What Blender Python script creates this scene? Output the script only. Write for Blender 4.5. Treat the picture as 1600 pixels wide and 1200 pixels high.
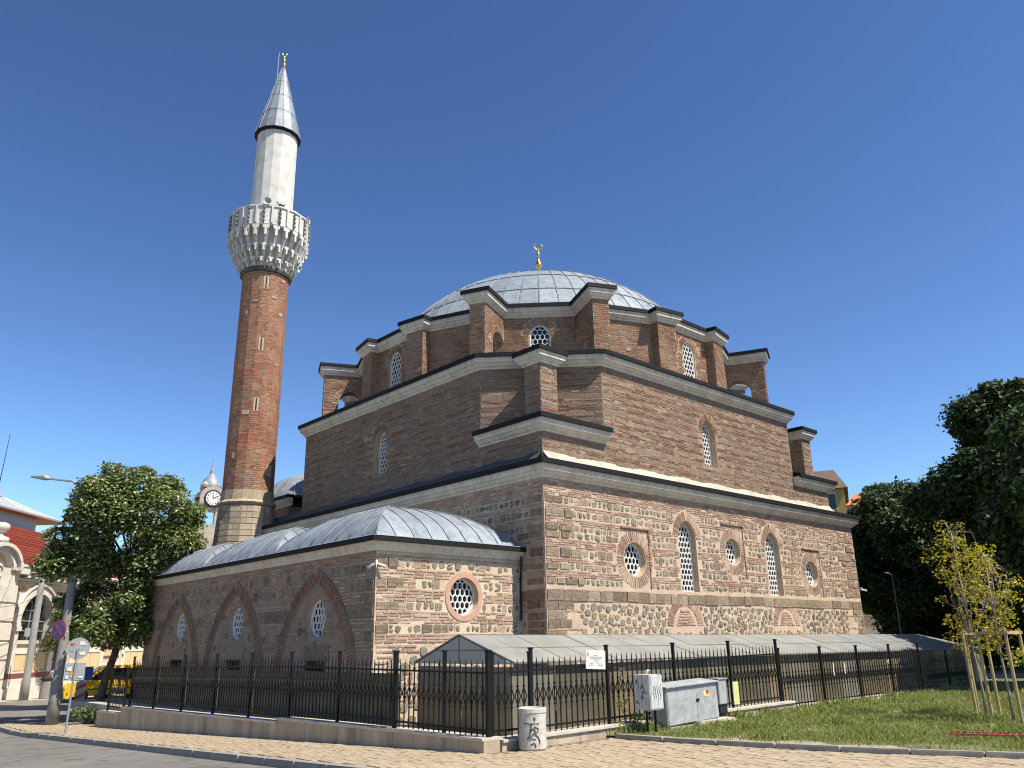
import bpy, bmesh, math, random
import numpy as np
from mathutils import Vector, Matrix
from mathutils.geometry import tessellate_polygon
random.seed(7); np.random.seed(7)
R = math.radians
sc = bpy.context.scene
for o in list(bpy.data.objects): bpy.data.objects.remove(o)

# ---------------------------------------------------------------- camera
CAM = Vector((-15.3244, -15.5154, 1.65)); YAW, PITCH, ROLL, FPX = 0.74198, 0.3107, -0.01748, 1254.07
cam_d = bpy.data.cameras.new('camera'); cam = bpy.data.objects.new('camera', cam_d); sc.collection.objects.link(cam)
fw = Vector((math.sin(YAW)*math.cos(PITCH), math.cos(YAW)*math.cos(PITCH), math.sin(PITCH)))
rt = Vector((math.cos(YAW), -math.sin(YAW), 0)); up = rt.cross(fw)
r2 = rt*math.cos(ROLL)+up*math.sin(ROLL); u2 = -rt*math.sin(ROLL)+up*math.cos(ROLL)
M = Matrix((r2, u2, -fw)).transposed().to_4x4(); M.translation = CAM
cam.matrix_world = M
cam_d.sensor_width = 36; cam_d.lens = FPX/1600*36; cam_d.clip_end = 3000; cam_d.clip_start = 0.1
sc.camera = cam
# ---------------------------------------------------------------- light
SUN_EL = R(57); SUN_AZ = Vector((0.29, -0.957))
world = bpy.data.worlds.new('World'); sc.world = world; world.use_nodes = True
wn = world.node_tree; bg = wn.nodes['Background']
sky = wn.nodes.new('ShaderNodeTexSky'); sky.sky_type = 'NISHITA'; sky.sun_disc = False
sky.sun_elevation = SUN_EL; sky.sun_rotation = math.atan2(SUN_AZ.x, SUN_AZ.y)
sky.altitude = 550; sky.air_density = 1.0; sky.dust_density = 0.05; sky.ozone_density = 3.2
gm = wn.nodes.new('ShaderNodeGamma'); gm.inputs[1].default_value = 1.42
wn.links.new(sky.outputs[0], gm.inputs[0]); wn.links.new(gm.outputs[0], bg.inputs[0]); bg.inputs[1].default_value = 0.051
sd = bpy.data.lights.new('sun', 'SUN'); sd.energy = 5.0; sd.angle = R(0.5); sd.color = (1, .93, .82)
sun = bpy.data.objects.new('sun', sd); sc.collection.objects.link(sun)
sdir = Vector((SUN_AZ.x*math.cos(SUN_EL), SUN_AZ.y*math.cos(SUN_EL), math.sin(SUN_EL)))
sun.rotation_euler = sdir.to_track_quat('Z', 'Y').to_euler()
sc.view_settings.view_transform = 'Standard'; sc.view_settings.look = 'None'
sc.view_settings.gamma = 1; sc.view_settings.exposure = 0.82
sc.render.engine = 'CYCLES'; sc.cycles.filter_width = 1.15

# ---------------------------------------------------------------- helpers
COL = sc.collection.objects
Z = Vector((0, 0, 1))
def zt(y):
    return 0.0 if y < -5.1 else (-0.038*(y+5.1) if y < 14 else max(-1.1, -.7258-.009*(y-14)))
class MB:
    def __init__(s): s.v = []; s.f = []; s.mi = []
    def add(s, vs, fs, m=0):
        b = len(s.v); s.v += [tuple(v) for v in vs]
        for f in fs: s.f.append(tuple(b+i for i in f)); s.mi.append(m)
    def hexa(s, p, m=0, back=True):           # p: 4 bottom + 4 top (ccw seen from above)
        fs = [(4,5,6,7),(0,1,5,4),(1,2,6,5),(2,3,7,6),(3,0,4,7)]
        if back: fs.append((3,2,1,0))
        s.add(p, fs, m)
    def box(s, x0, x1, y0, y1, z0, z1, m=0):
        s.hexa([(x0,y0,z0),(x1,y0,z0),(x1,y1,z0),(x0,y1,z0),(x0,y0,z1),(x1,y0,z1),(x1,y1,z1),(x0,y1,z1)], m)
    def fbox(s, F, u0, u1, v0, v1, w0, w1, m=0):   # box in a wall frame
        P = F.p
        s.hexa([P(u0,v0,w1),P(u1,v0,w1),P(u1,v0,w0),P(u0,v0,w0),P(u0,v1,w1),P(u1,v1,w1),P(u1,v1,w0),P(u0,v1,w0)], m)
    def prism(s, poly, z0, z1, m=0, cap0=True, cap1=True):
        n = len(poly); vs = [(x,y,z0) for x,y in poly]+[(x,y,z1) for x,y in poly]
        fs = [(i,(i+1)%n,n+(i+1)%n,n+i) for i in range(n)]
        if cap1: fs.append(tuple(range(n,2*n)))
        if cap0: fs.append(tuple(range(n-1,-1,-1)))
        s.add(vs, fs, m)
    def lathe(s, prof, seg=24, c=(0,0,0), m=0, ax=None, a0=0.0):
        c = Vector(c)
        if ax is None: X,Y,A = Vector((1,0,0)),Vector((0,1,0)),Z
        else:
            A = Vector(ax).normalized(); X = A.orthogonal().normalized(); Y = A.cross(X)
        vs = []
        for r,z in prof:
            for i in range(seg):
                t = a0+2*math.pi*i/seg; vs.append(c+X*(r*math.cos(t))+Y*(r*math.sin(t))+A*z)
        fs = []
        for k in range(len(prof)-1):
            for i in range(seg):
                j = (i+1)%seg; fs.append((k*seg+i,k*seg+j,(k+1)*seg+j,(k+1)*seg+i))
        fs.append(tuple(range(seg-1,-1,-1))); fs.append(tuple((len(prof)-1)*seg+i for i in range(seg)))
        s.add(vs, fs, m)
    def tube(s, pts, rad, seg=6, m=0):
        pts = [Vector(p) for p in pts]; n = len(pts)
        rads = rad if isinstance(rad,(list,tuple)) else [rad]*n
        vs = []; ref = None
        for i,p in enumerate(pts):
            d = (pts[min(i+1,n-1)]-pts[max(i-1,0)]).normalized()
            if ref is None: ref = d.orthogonal().normalized()
            X = (ref-d*ref.dot(d)).normalized(); ref = X; Y = d.cross(X)
            for k in range(seg):
                t = 2*math.pi*k/seg; vs.append(p+X*(rads[i]*math.cos(t))+Y*(rads[i]*math.sin(t)))
        fs = []
        for i in range(n-1):
            for k in range(seg):
                j=(k+1)%seg; fs.append((i*seg+k,i*seg+j,(i+1)*seg+j,(i+1)*seg+k))
        fs.append(tuple(range(seg-1,-1,-1))); fs.append(tuple((n-1)*seg+k for k in range(seg)))
        s.add(vs, fs, m)
    def mesh(s, name, mats):
        me = bpy.data.meshes.new(name); me.from_pydata(s.v, [], s.f)
        for m in (mats if isinstance(mats,(list,tuple)) else [mats]): me.materials.append(m)
        if any(s.mi): me.polygons.foreach_set('material_index', s.mi)
        me.update(); return me
    def build(s, name, mats, parent=None, smooth=False, stuff=False, loc=None):
        me = s.mesh(name, mats)
        if smooth: me.polygons.foreach_set('use_smooth', [True]*len(me.polygons))
        return put(name, me, parent, stuff, loc)
def put(name, me, parent=None, stuff=False, loc=None):
    o = bpy.data.objects.new(name, me); COL.link(o)
    if parent is not None: o.parent = parent
    if loc is not None: o.location = loc
    if stuff: o['kind'] = 'stuff'
    return o
def thing(name, label, cat, loc=(0,0,0), group=None, rz=0):
    o = bpy.data.objects.new(name, None); COL.link(o); o.location = loc; o.rotation_euler.z = rz
    o.empty_display_size = .2
    return tag(o, label, cat, group)
def tag(o, label, cat, group=None):
    o['label'] = label; o['category'] = cat
    if group: o['group'] = group
    return o
def struct(o): o['kind'] = 'structure'; return o
def copy_tree(o, parent=None):
    c = o.copy(); COL.link(c)
    if parent is not None: c.parent = parent
    for ch in list(o.children): copy_tree(ch, c)
    return c
class Frame:
    def __init__(s, a, b):                    # wall from a to b, outward normal to the right of a->b
        s.a = Vector((a[0],a[1],0)); d = Vector((b[0]-a[0],b[1]-a[1],0)); s.L = d.length
        s.U = d.normalized(); s.N = s.U.cross(Z)
    def p(s, u, v, w=0): return s.a+s.U*u+Z*v+s.N*w
def offset_path(pts, d, closed=True):         # ccw polygon, positive = outwards
    n = len(pts); out = []
    for i in range(n):
        p = Vector(pts[i])
        e0 = (p-Vector(pts[i-1])).normalized() if (closed or i>0) else None
        e1 = (Vector(pts[(i+1)%n])-p).normalized() if (closed or i<n-1) else None
        if e0 is None: e0 = e1
        if e1 is None: e1 = e0
        n0 = Vector((e0.y,-e0.x)); n1 = Vector((e1.y,-e1.x))
        m = (n0+n1); m = m/ max(m.length_squared/2, .25)
        out.append((p.x+m.x*d, p.y+m.y*d))
    return out
def sweep(mb, path, prof, closed=True, m=0, caps=True):     # prof: list of (out, z)
    rings = [offset_path(path, o, closed) for o,_ in prof]; n = len(path); b = []
    for r,(o,z) in zip(rings,prof): b += [(x,y,z) for x,y in r]
    fs = []
    for k in range(len(prof)-1):
        for i in range(n if closed else n-1):
            j=(i+1)%n; fs.append((k*n+i,k*n+j,(k+1)*n+j,(k+1)*n+i))
    if not closed and caps:
        fs.append(tuple(k*n for k in range(len(prof)))); fs.append(tuple(k*n+n-1 for k in range(len(prof)-1,-1,-1)))
    mb.add(b, fs, m)

# ---------------------------------------------------------------- materials
KA = .86                                        # albedo calibration for the exposure above
def sk_(stops): return [(p,tuple(x*KA for x in c)) for p,c in stops]
def mat(name): 
    m = bpy.data.materials.new(name); m.use_nodes = True
    return m, m.node_tree, m.node_tree.nodes['Principled BSDF']
def ramp(nt, fac, stops, interp='LINEAR'):
    r = nt.nodes.new('ShaderNodeValToRGB'); r.color_ramp.interpolation = interp
    e = r.color_ramp.elements
    while len(e) < len(stops): e.new(.5)
    for el,(p,c) in zip(e, stops): el.position = p; el.color = (*c,1)
    nt.links.new(fac, r.inputs[0]); return r.outputs[0]
def noise(nt, scale, detail=4, rough=.6, coord='Object', vscale=None, dim=None):
    tc = nt.nodes.new('ShaderNodeTexCoord'); n = nt.nodes.new('ShaderNodeTexNoise')
    n.inputs['Scale'].default_value = scale; n.inputs['Detail'].default_value = detail; n.inputs['Roughness'].default_value = rough
    src = tc.outputs[coord]
    if vscale:
        mp = nt.nodes.new('ShaderNodeMapping'); mp.inputs['Scale'].default_value = vscale
        nt.links.new(src, mp.inputs[0]); src = mp.outputs[0]
    nt.links.new(src, n.inputs['Vector']); return n.outputs[0]
def mixc(nt, fac, a, b, mode='MIX'):
    m = nt.nodes.new('ShaderNodeMix'); m.data_type = 'RGBA'; m.blend_type = mode
    for i,val in ((0,fac),(6,a),(7,b)):
        if isinstance(val,(int,float)): m.inputs[i].default_value = val
        elif isinstance(val,tuple): m.inputs[i].default_value = (*val,1)
        else: nt.links.new(val, m.inputs[i])
    return m.outputs[2]
def math_(nt, op, a, b=0.0):
    m = nt.nodes.new('ShaderNodeMath'); m.operation = op
    for i,val in ((0,a),(1,b)):
        if isinstance(val,(int,float)): m.inputs[i].default_value = val
        else: nt.links.new(val, m.inputs[i])
    return m.outputs[0]
def bump(nt, bs, h, strength=.4, dist=.02):
    b = nt.nodes.new('ShaderNodeBump'); b.inputs['Strength'].default_value = strength; b.inputs['Distance'].default_value = dist
    nt.links.new(h, b.inputs['Height']); nt.links.new(b.outputs[0], bs.inputs['Normal'])
def island(nt):
    g = nt.nodes.new('ShaderNodeNewGeometry'); oi = nt.nodes.new('ShaderNodeObjectInfo')
    return math_(nt, 'FRACT', math_(nt, 'ADD', g.outputs['Random Per Island'], oi.outputs['Random']))
def plain(name, col, rough=.7, metal=0, var=.12, scale=8, bmp=.15, spec=None):
    m,nt,bs = mat(name); n = noise(nt, scale, 6)
    col = tuple(c*KA for c in col); lo = tuple(c*(1-var) for c in col); hi = tuple(min(1,c*(1+var)) for c in col)
    nt.links.new(ramp(nt, n, [(.3,lo),(.7,hi)]), bs.inputs['Base Color'])
    bs.inputs['Roughness'].default_value = rough; bs.inputs['Metallic'].default_value = metal
    if spec is not None: bs.inputs['Specular IOR Level'].default_value = spec
    if bmp: bump(nt, bs, noise(nt, scale*5, 4), bmp, .01)
    return m
def piece_mat(name, stops, rough=.9, grain=30, gstr=.35, bstr=.6, dirt=None):
    m,nt,bs = mat(name)
    c = ramp(nt, island(nt), sk_(stops))
    g = noise(nt, grain, 5, .7)
    c = mixc(nt, 1.0, c, ramp(nt, g, [(.25,(1-gstr,)*3),(.75,(1+gstr*.6,)*3)]), 'MULTIPLY')
    if dirt:
        d = ramp(nt, noise(nt, 1.1, 6, .65), [(.42,(0,0,0)),(.68,(1,1,1))])
        c = mixc(nt, d, c, mixc(nt, .55, c, dirt))
    nt.links.new(c, bs.inputs['Base Color']); bs.inputs['Roughness'].default_value = rough
    bs.inputs['Specular IOR Level'].default_value = .25
    bump(nt, bs, noise(nt, grain*1.6, 5, .75), bstr, .012)
    return m
def mortar_mat(name, a, b, c):
    m,nt,bs = mat(name)
    n1 = noise(nt, 1.6, 8, .65); n2 = noise(nt, 22, 5, .7)
    col = ramp(nt, n1, sk_([(.3,a),(.5,b),(.72,c)]))
    col = mixc(nt, 1.0, col, ramp(nt, n2, [(.25,(.68,.66,.64)),(.75,(1.18,1.18,1.18))]), 'MULTIPLY')
    nt.links.new(col, bs.inputs['Base Color']); bs.inputs['Roughness'].default_value = .95
    bs.inputs['Specular IOR Level'].default_value = .2
    bump(nt, bs, noise(nt, 30, 6, .75), .9, .02); return m
M_mort = mortar_mat('mortar_pink', (.48,.355,.255),(.585,.455,.335),(.68,.555,.41))
M_morta = mortar_mat('mortar_cream', (.54,.415,.285),(.65,.525,.37),(.74,.62,.45))
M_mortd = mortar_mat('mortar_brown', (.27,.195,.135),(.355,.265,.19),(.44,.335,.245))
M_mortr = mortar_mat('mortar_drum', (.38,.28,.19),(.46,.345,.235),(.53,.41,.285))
M_brick = piece_mat('brick_pale', [(0,(.3,.165,.115)),(.35,(.4,.255,.185)),(.7,(.47,.33,.245)),(1,(.34,.18,.125))], grain=24, dirt=(.5,.4,.3))
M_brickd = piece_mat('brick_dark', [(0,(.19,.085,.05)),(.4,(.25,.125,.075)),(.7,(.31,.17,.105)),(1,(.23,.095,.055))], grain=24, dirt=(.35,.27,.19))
M_brickr = piece_mat('brick_rose', [(0,(.23,.115,.08)),(.4,(.29,.16,.115)),(.7,(.34,.2,.145)),(1,(.26,.12,.08))], grain=24, dirt=(.36,.27,.2))
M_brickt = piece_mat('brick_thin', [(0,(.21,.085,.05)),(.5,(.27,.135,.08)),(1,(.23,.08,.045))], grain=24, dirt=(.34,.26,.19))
M_brickm = piece_mat('brick_minaret', [(0,(.27,.1,.055)),(.4,(.34,.14,.078)),(.75,(.38,.175,.1)),(1,(.24,.085,.048))], grain=20, dirt=(.42,.27,.17))
M_cob = piece_mat('cobble', [(0,(.14,.125,.095)),(.2,(.23,.22,.17)),(.4,(.165,.175,.14)),(.55,(.28,.245,.18)),(.7,(.17,.135,.1)),(.82,(.33,.29,.22)),(.93,(.3,.19,.11)),(1,(.13,.13,.12))], grain=15, gstr=.55, bstr=.9, dirt=(.38,.31,.23))
M_ash = piece_mat('tufa', [(0,(.24,.175,.12)),(.4,(.31,.235,.165)),(.7,(.39,.305,.215)),(1,(.2,.145,.1))], grain=17, gstr=.75, bstr=1.0)
M_ashu = piece_mat('tufa_upper', [(0,(.25,.18,.125)),(.4,(.29,.215,.153)),(.7,(.32,.243,.175)),(1,(.235,.165,.115))], grain=17, gstr=.8, bstr=1.0, dirt=(.19,.14,.1))
M_lime = piece_mat('limestone', [(0,(.48,.385,.265)),(.5,(.56,.455,.32)),(1,(.42,.325,.22))], grain=9, gstr=.5, bstr=.8, dirt=(.22,.17,.12))
M_corn = plain('cornice_paint', (.66,.605,.515), .75, var=.13, scale=1.7)
M_corn,nt,bs = mat('cornice_paint')
c = ramp(nt, noise(nt,1.5,6,.65), sk_([(.3,(.54,.49,.405)),(.55,(.67,.615,.52)),(.75,(.72,.67,.575))]))
c = mixc(nt,1.0,c,ramp(nt,noise(nt,7,5,.7,vscale=(1,1,.12)),[(.32,(.68,.66,.62)),(.5,(1,1,1)),(.8,(1.06,1.06,1.06))]),'MULTIPLY')
nt.links.new(c,bs.inputs['Base Color']); bs.inputs['Roughness'].default_value=.75; bump(nt,bs,noise(nt,6,4),.25,.02)
M_flash = plain('black_flashing', (.011,.0115,.013), .7, var=.35, scale=6, spec=.2)
M_rend = mortar_mat('lime_render', (.32,.28,.22),(.5,.45,.365),(.62,.565,.47))
M_reveal = plain('reveal_plaster', (.5,.37,.25), .9, var=.15, scale=3)
M_white = plain('white_plaster', (.64,.62,.575), .8, var=.07, scale=6)
M_gold = plain('gilded', (.75,.5,.13), .32, 1.0, var=.1, bmp=0)
M_marble = plain('weathered_marble', (.6,.575,.52), .85, var=.17, scale=2.2, bmp=.2)
M_iron = plain('black_iron', (.006,.0055,.005), .6, var=.25, scale=12, bmp=.05, spec=.25)
M_glass,nt,bs = mat('window_glass'); bs.inputs['Base Color'].default_value=(.012,.014,.018,1); bs.inputs['Roughness'].default_value=.12
def lead_mat(name, base=(.235,.262,.288)):
    m,nt,bs = mat(name)
    n1 = noise(nt, 2.2, 7, .65); n2 = noise(nt, 9, 5, .6, vscale=(1,1,.35))
    base = tuple(c*.92 for c in base); lo = tuple(c*.58 for c in base); hi = tuple(min(1,c*1.36) for c in base)
    c = ramp(nt, n1, [(.3,lo),(.5,base),(.72,hi)])
    c = mixc(nt, .35, c, ramp(nt, n2, [(.35,lo),(.7,hi)]))
    oi = island(nt); c = mixc(nt, 1.0, c, ramp(nt, oi, [(0,(.84,.86,.88)),(1,(1.1,1.1,1.1))]), 'MULTIPLY')
    nt.links.new(c, bs.inputs['Base Color']); bs.inputs['Roughness'].default_value=.55; bs.inputs['Metallic'].default_value=.15
    bump(nt, bs, noise(nt, 5, 4), .35, .02); return m
M_lead = lead_mat('lead_sheet')
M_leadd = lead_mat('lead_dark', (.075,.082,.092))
M_latt = plain('lattice_plaster', (.8,.79,.75), .7, var=.05, scale=6, bmp=.05)

# ---------------------------------------------------------------- masonry pieces
class Piece:
    __slots__ = ('v','f','size')
    def __init__(s, v, f, size): s.v=v; s.f=f; s.size=size
FB = [(4,5,6,7),(0,1,5,4),(1,2,6,5),(2,3,7,6),(3,0,4,7)]
def wedge(F, q, w0, w1, jit=.004):
    """q: four (u,v) corners ccw seen from outside; a box from depth w0 to w1 without a back"""
    j = lambda: random.uniform(-jit,jit)
    v = [F.p(a,b,w0) for a,b in q]+[F.p(a+j(),b+j(),w1+j()) for a,b in q]
    c = v[4]; d = max(1,(c-CAM).length)
    e1 = (v[5]-v[4]).length; e2 = (v[7]-v[4]).length
    return Piece(v, FB, min(e1,e2)/d*1254*(.5 if (c-CAM).dot(F.N)>0 else 1)+.05*max(e1,e2)/d*1254)
def wav(F, u): 
    k = F.a.x*1.7+F.a.y*2.3
    return .008*math.sin(u*.8+k)+.004*math.sin(u*2.1+k*2)
def brick(F, u0, u1, v0, v1, proud, t=.0):
    w = wav(F,(u0+u1)/2); v0 += w; v1 += w
    return wedge(F, [(u0,v0+random.uniform(-t,t)),(u1,v0+random.uniform(-t,t)),(u1,v1+random.uniform(-t,t)),(u0,v1+random.uniform(-t,t))], -.01, proud)
def cobble(F, u, v, a, b, proud):
    n = 8; v += wav(F,u); rot = random.uniform(-.35,.35); cr,sr = math.cos(rot),math.sin(rot)
    out = []; mid = []
    for i in range(n):
        t = 2*math.pi*i/n; c,s_ = math.cos(t),math.sin(t)
        k = random.uniform(.78,1.08)*(abs(c)**3.4+abs(s_)**3.4)**(-1/3.4)*.94
        x_,y_ = a*k*c,b*k*s_; x_,y_ = x_*cr-y_*sr,x_*sr+y_*cr
        out.append((u+x_, v+y_)); mid.append((u+x_*.86, v+y_*.86))
    vs = [F.p(x,y,-.015) for x,y in out]+[F.p(x,y,proud*random.uniform(.75,1.1)) for x,y in mid]+[F.p(u,v,proud*1.25)]
    fs = [(i,(i+1)%n,n+(i+1)%n,n+i) for i in range(n)]+[(n+i,n+(i+1)%n,2*n) for i in range(n)]
    d = (vs[0]-CAM).length
    return Piece(vs, fs, 2*min(a,b)/d*1254*(.3 if (vs[0]-CAM).dot(F.N)>0 else 1))
def emit(pieces, name, material, parent, nmax, stuffname):
    ps = sorted(pieces, key=lambda p:-p.size)
    for pc in ps[:nmax]:
        o = pc.v[0]; me = bpy.data.meshes.new(name); me.from_pydata([tuple(v-o) for v in pc.v], [], pc.f); me.materials.append(material)
        put(name, me, parent, loc=o)
    rest = ps[nmax:]
    if rest:
        mb = MB()
        for pc in rest: mb.add(pc.v, pc.f)
        mb.build(stuffname, material, parent, stuff=True)
def ok(excl, q):
    return not any(excl(a,b) for a,b in q)
def course(F, u0, u1, v0, h, lo, hi, gap, excl, out, proud=(.008,.022), skip=.0, st=.03):
    u = u0+random.uniform(0,st)
    while u < u1-.04:
        l = min(random.uniform(lo,hi), u1-u)
        if random.random() > skip and l > .05:
            a,b = u,u+l
            if excl(a,v0+h/2) and not excl(b,v0+h/2):
                while excl(a,v0+h/2) and a<b: a += .03
            elif excl(b,v0+h/2) and not excl(a,v0+h/2):
                while excl(b,v0+h/2) and b>a: b -= .03
            if b-a>.06 and not excl((a+b)/2,v0+h/2) and not excl(a,v0+h/2):
                out.append(brick(F, a, b, v0, v0+h, random.uniform(*proud), .005))
        u += l+gap
def stone_row(F, u0, u1, v0, h, excl, bricks, cobs, ash, q0=0, q1=0, pv=.3, dens=1.0):
    """one row of field stones set in mortar with upright bricks between; q0,q1 = ashlar quoin length at the ends"""
    u = u0
    if q0:
        e = u0+q0
        while u < e-.15:
            l = random.uniform(.24,.55); b = min(u+l,e+.1)
            if ok(excl,[(u,v0+h/2),(b,v0+h/2)]): ash.append(brick(F,u+.012,b-.02,v0+.012,v0+h-.012,random.uniform(.015,.04),.012))
            u = b
            if random.random()<.4:
                if ok(excl,[(u,v0+h/2),(u+.06,v0+h/2)]): bricks.append(brick(F,u+.01,u+.05,v0+.02,v0+h-.02,.015,.005))
                u += .07
    end = u1-q1
    while u < end-.08:
        if random.random() < pv:
            for _ in range(random.choice((1,1,2))):
                if ok(excl,[(u,v0+h/2),(u+.05,v0+h/2)]): bricks.append(brick(F,u+.006,u+.038,v0+.008,v0+h-.008,random.uniform(.004,.014),.006))
                u += .048
        a = random.choice((random.uniform(.06,.085),random.uniform(.075,.11),random.uniform(.09,.15)))
        if u+2*a > end: break
        r_ = random.random()
        inside_ = ok(excl,[(u,v0+h/2),(u+2*a,v0+h/2),(u+a,v0),(u+a,v0+h)])
        if not inside_ or r_ > dens: pass
        elif r_ < .14*dens:                                      # two or three bricks laid flat in the gap
            for q in range(3):
                bricks.append(brick(F,u,u+2*a,v0+h*(q+.12)/3,v0+h*(q+.85)/3,random.uniform(.004,.014),.005))
        elif r_ < .34*dens:                                      # small stones packed one above another
            f_ = random.uniform(.4,.6)
            cobs.append(cobble(F,u+a,v0+h*f_/2,a*random.uniform(.85,1.02),h*f_/2*.93,random.uniform(.008,.024)))
            cobs.append(cobble(F,u+a*random.uniform(.85,1.15),v0+h*(f_+(1-f_)/2),a*random.uniform(.7,1.),h*(1-f_)/2*.93,random.uniform(.008,.024)))
        elif r_ < .46*dens: ash.append(brick(F,u,u+2*a*1.15,v0+.012,v0+h-.012,random.uniform(.006,.02),.016)); u += .3*a
        else: cobs.append(cobble(F,u+a,v0+h/2+random.uniform(-.02,.02),a,min(h/2*random.uniform(.8,1.12),a*1.2),random.uniform(.008,.028)))
        u += 2*a+random.choice((random.uniform(.004,.02),random.uniform(.01,.045)))
    u = max(u,end)
    while q1 and u < u1-.1:
        l = random.uniform(.28,.6); b = min(u+l,u1)
        if ok(excl,[(u,v0+h/2),(b,v0+h/2)]): ash.append(brick(F,u+.012,b-.015,v0+.012,v0+h-.012,random.uniform(.015,.04),.012))
        u = b
def rubble(F, u0, u1, v0, v1, excl, cobs, r0=.05, r1=.13, n=1500, dens=1.0):
    """dart throwing: big stones first, smaller ones fill the gaps"""
    cell = .3; grid = {}
    rs = sorted((random.uniform(r0,r1)**1.0 for _ in range(n)), reverse=True)
    for r in rs:
        for _ in range(4):
            u,v = random.uniform(u0+r,u1-r),random.uniform(v0+r*.8,v1-r*.8); gi,gj = int(u/cell),int(v/cell)
            if any(math.hypot(u-a,(v-b)*1.12) < (r+q)*.96 for i in (-1,0,1) for j in (-1,0,1) for a,b,q in grid.get((gi+i,gj+j),())): continue
            if not ok(excl,[(u-r,v),(u+r,v),(u,v+r),(u,v-r)]): continue
            grid.setdefault((gi,gj),[]).append((u,v,r))
            if random.random() < dens: cobs.append(cobble(F,u,v,r*random.uniform(.9,1.1),r*random.uniform(.78,1.0),random.uniform(.008,.03)))
            break
def arc_pts(c, r, a0, a1, n): return [(c[0]+r*math.cos(a0+(a1-a0)*i/n), c[1]+r*math.sin(a0+(a1-a0)*i/n)) for i in range(n+1)]
def ring_bricks(F, c, r0, r1, a0, a1, n, out, proud=.012, fill=.62, close=False):
    for i in range(n):
        t0 = a0+(a1-a0)*(i+.5-fill/2)/n; t1 = a0+(a1-a0)*(i+.5+fill/2)/n
        p = lambda r,t: (c[0]+r*math.cos(t), c[1]+r*math.sin(t))
        ra = r0+random.uniform(0,.012); rb = r1+random.uniform(-.025,.01)
        q = [p(ra,t0),p(rb,t0),p(rb,t1),p(ra,t1)]
        if (t1<t0): q = q[::-1]
        out.append(wedge(F, q, -.01, proud+random.uniform(-.004,.008)))
def pointed(cu, vs, hw, k=1.25):
    """pointed arch springing at height vs: returns centre offset, radius, apex angle"""
    r = hw*k; off = r-hw; ang = math.acos(off/r); return r, off, ang
def arch_outline(cu, v0, vs, hw, k=1.25, n=7):
    r,off,ang = pointed(cu,vs,hw,k)
    pts = [(cu-hw,v0),(cu+hw,v0)]
    right = arc_pts((cu-off,vs), r, 0, ang, n)
    left = [(2*cu-a,b) for a,b in right[::-1]]
    return pts+right+left[1:]
def arch_bricks(F, cu, vs, hw, t, k, n, out, **kw):
    r,off,ang = pointed(cu,vs,hw,k)
    ring_bricks(F,(cu-off,vs),r+.015,r+t,0.02,ang,n,out,**kw)
    ring_bricks(F,(cu+off,vs),r+.015,r+t,math.pi-.02,math.pi-ang,n,out,**kw)
def in_arch(cu, v0, vs, hw, t, k):
    r,off,ang = pointed(cu,vs,hw,k)
    def f(u,v):
        du = abs(u-cu)
        if v0-.02 < v <= vs: return du < hw+.04
        if v > vs: return math.hypot(du+off, v-vs) < r+t+.02
        return False
    return f
def in_circ(cu, cv, r): return lambda u,v: math.hypot(u-cu,v-cv) < r
def circle(cu, cv, r, n=28): return [(cu+r*math.cos(2*math.pi*i/n), cv+r*math.sin(2*math.pi*i/n)) for i in range(n)]
def area(poly): return sum(poly[i][0]*poly[(i+1)%len(poly)][1]-poly[(i+1)%len(poly)][0]*poly[i][1] for i in range(len(poly)))/2
def wall_face(mb, F, outer, holes=(), depth=.35, m=0, mrev=1):
    polys = [[Vector((a,b,0)) for a,b in outer]]+[[Vector((a,b,0)) for a,b in h] for h in holes]
    flat = [p for pl in polys for p in pl]
    tris = tessellate_polygon(polys); fs = []
    for t in tris:
        a,b,c = (flat[i] for i in t)
        fs.append(tuple(t) if (b-a).cross(c-a).z > 0 else tuple(t)[::-1])
    mb.add([F.p(p.x,p.y) for p in flat], fs, m)
    for h in holes:
        n = len(h); hh = h if area(h) > 0 else h[::-1]
        vs = [F.p(a,b) for a,b in hh]+[F.p(a,b,-depth) for a,b in hh]
        mb.add(vs, [(i,n+i,n+(i+1)%n,(i+1)%n) for i in range(n)], mrev)
def inside(poly, u, v):
    c = False; n = len(poly)
    for i in range(n):
        (x0,y0),(x1,y1) = poly[i],poly[i-1]
        if (y0>v)!=(y1>v) and u < (x1-x0)*(v-y0)/(y1-y0)+x0: c = not c
    return c
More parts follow.
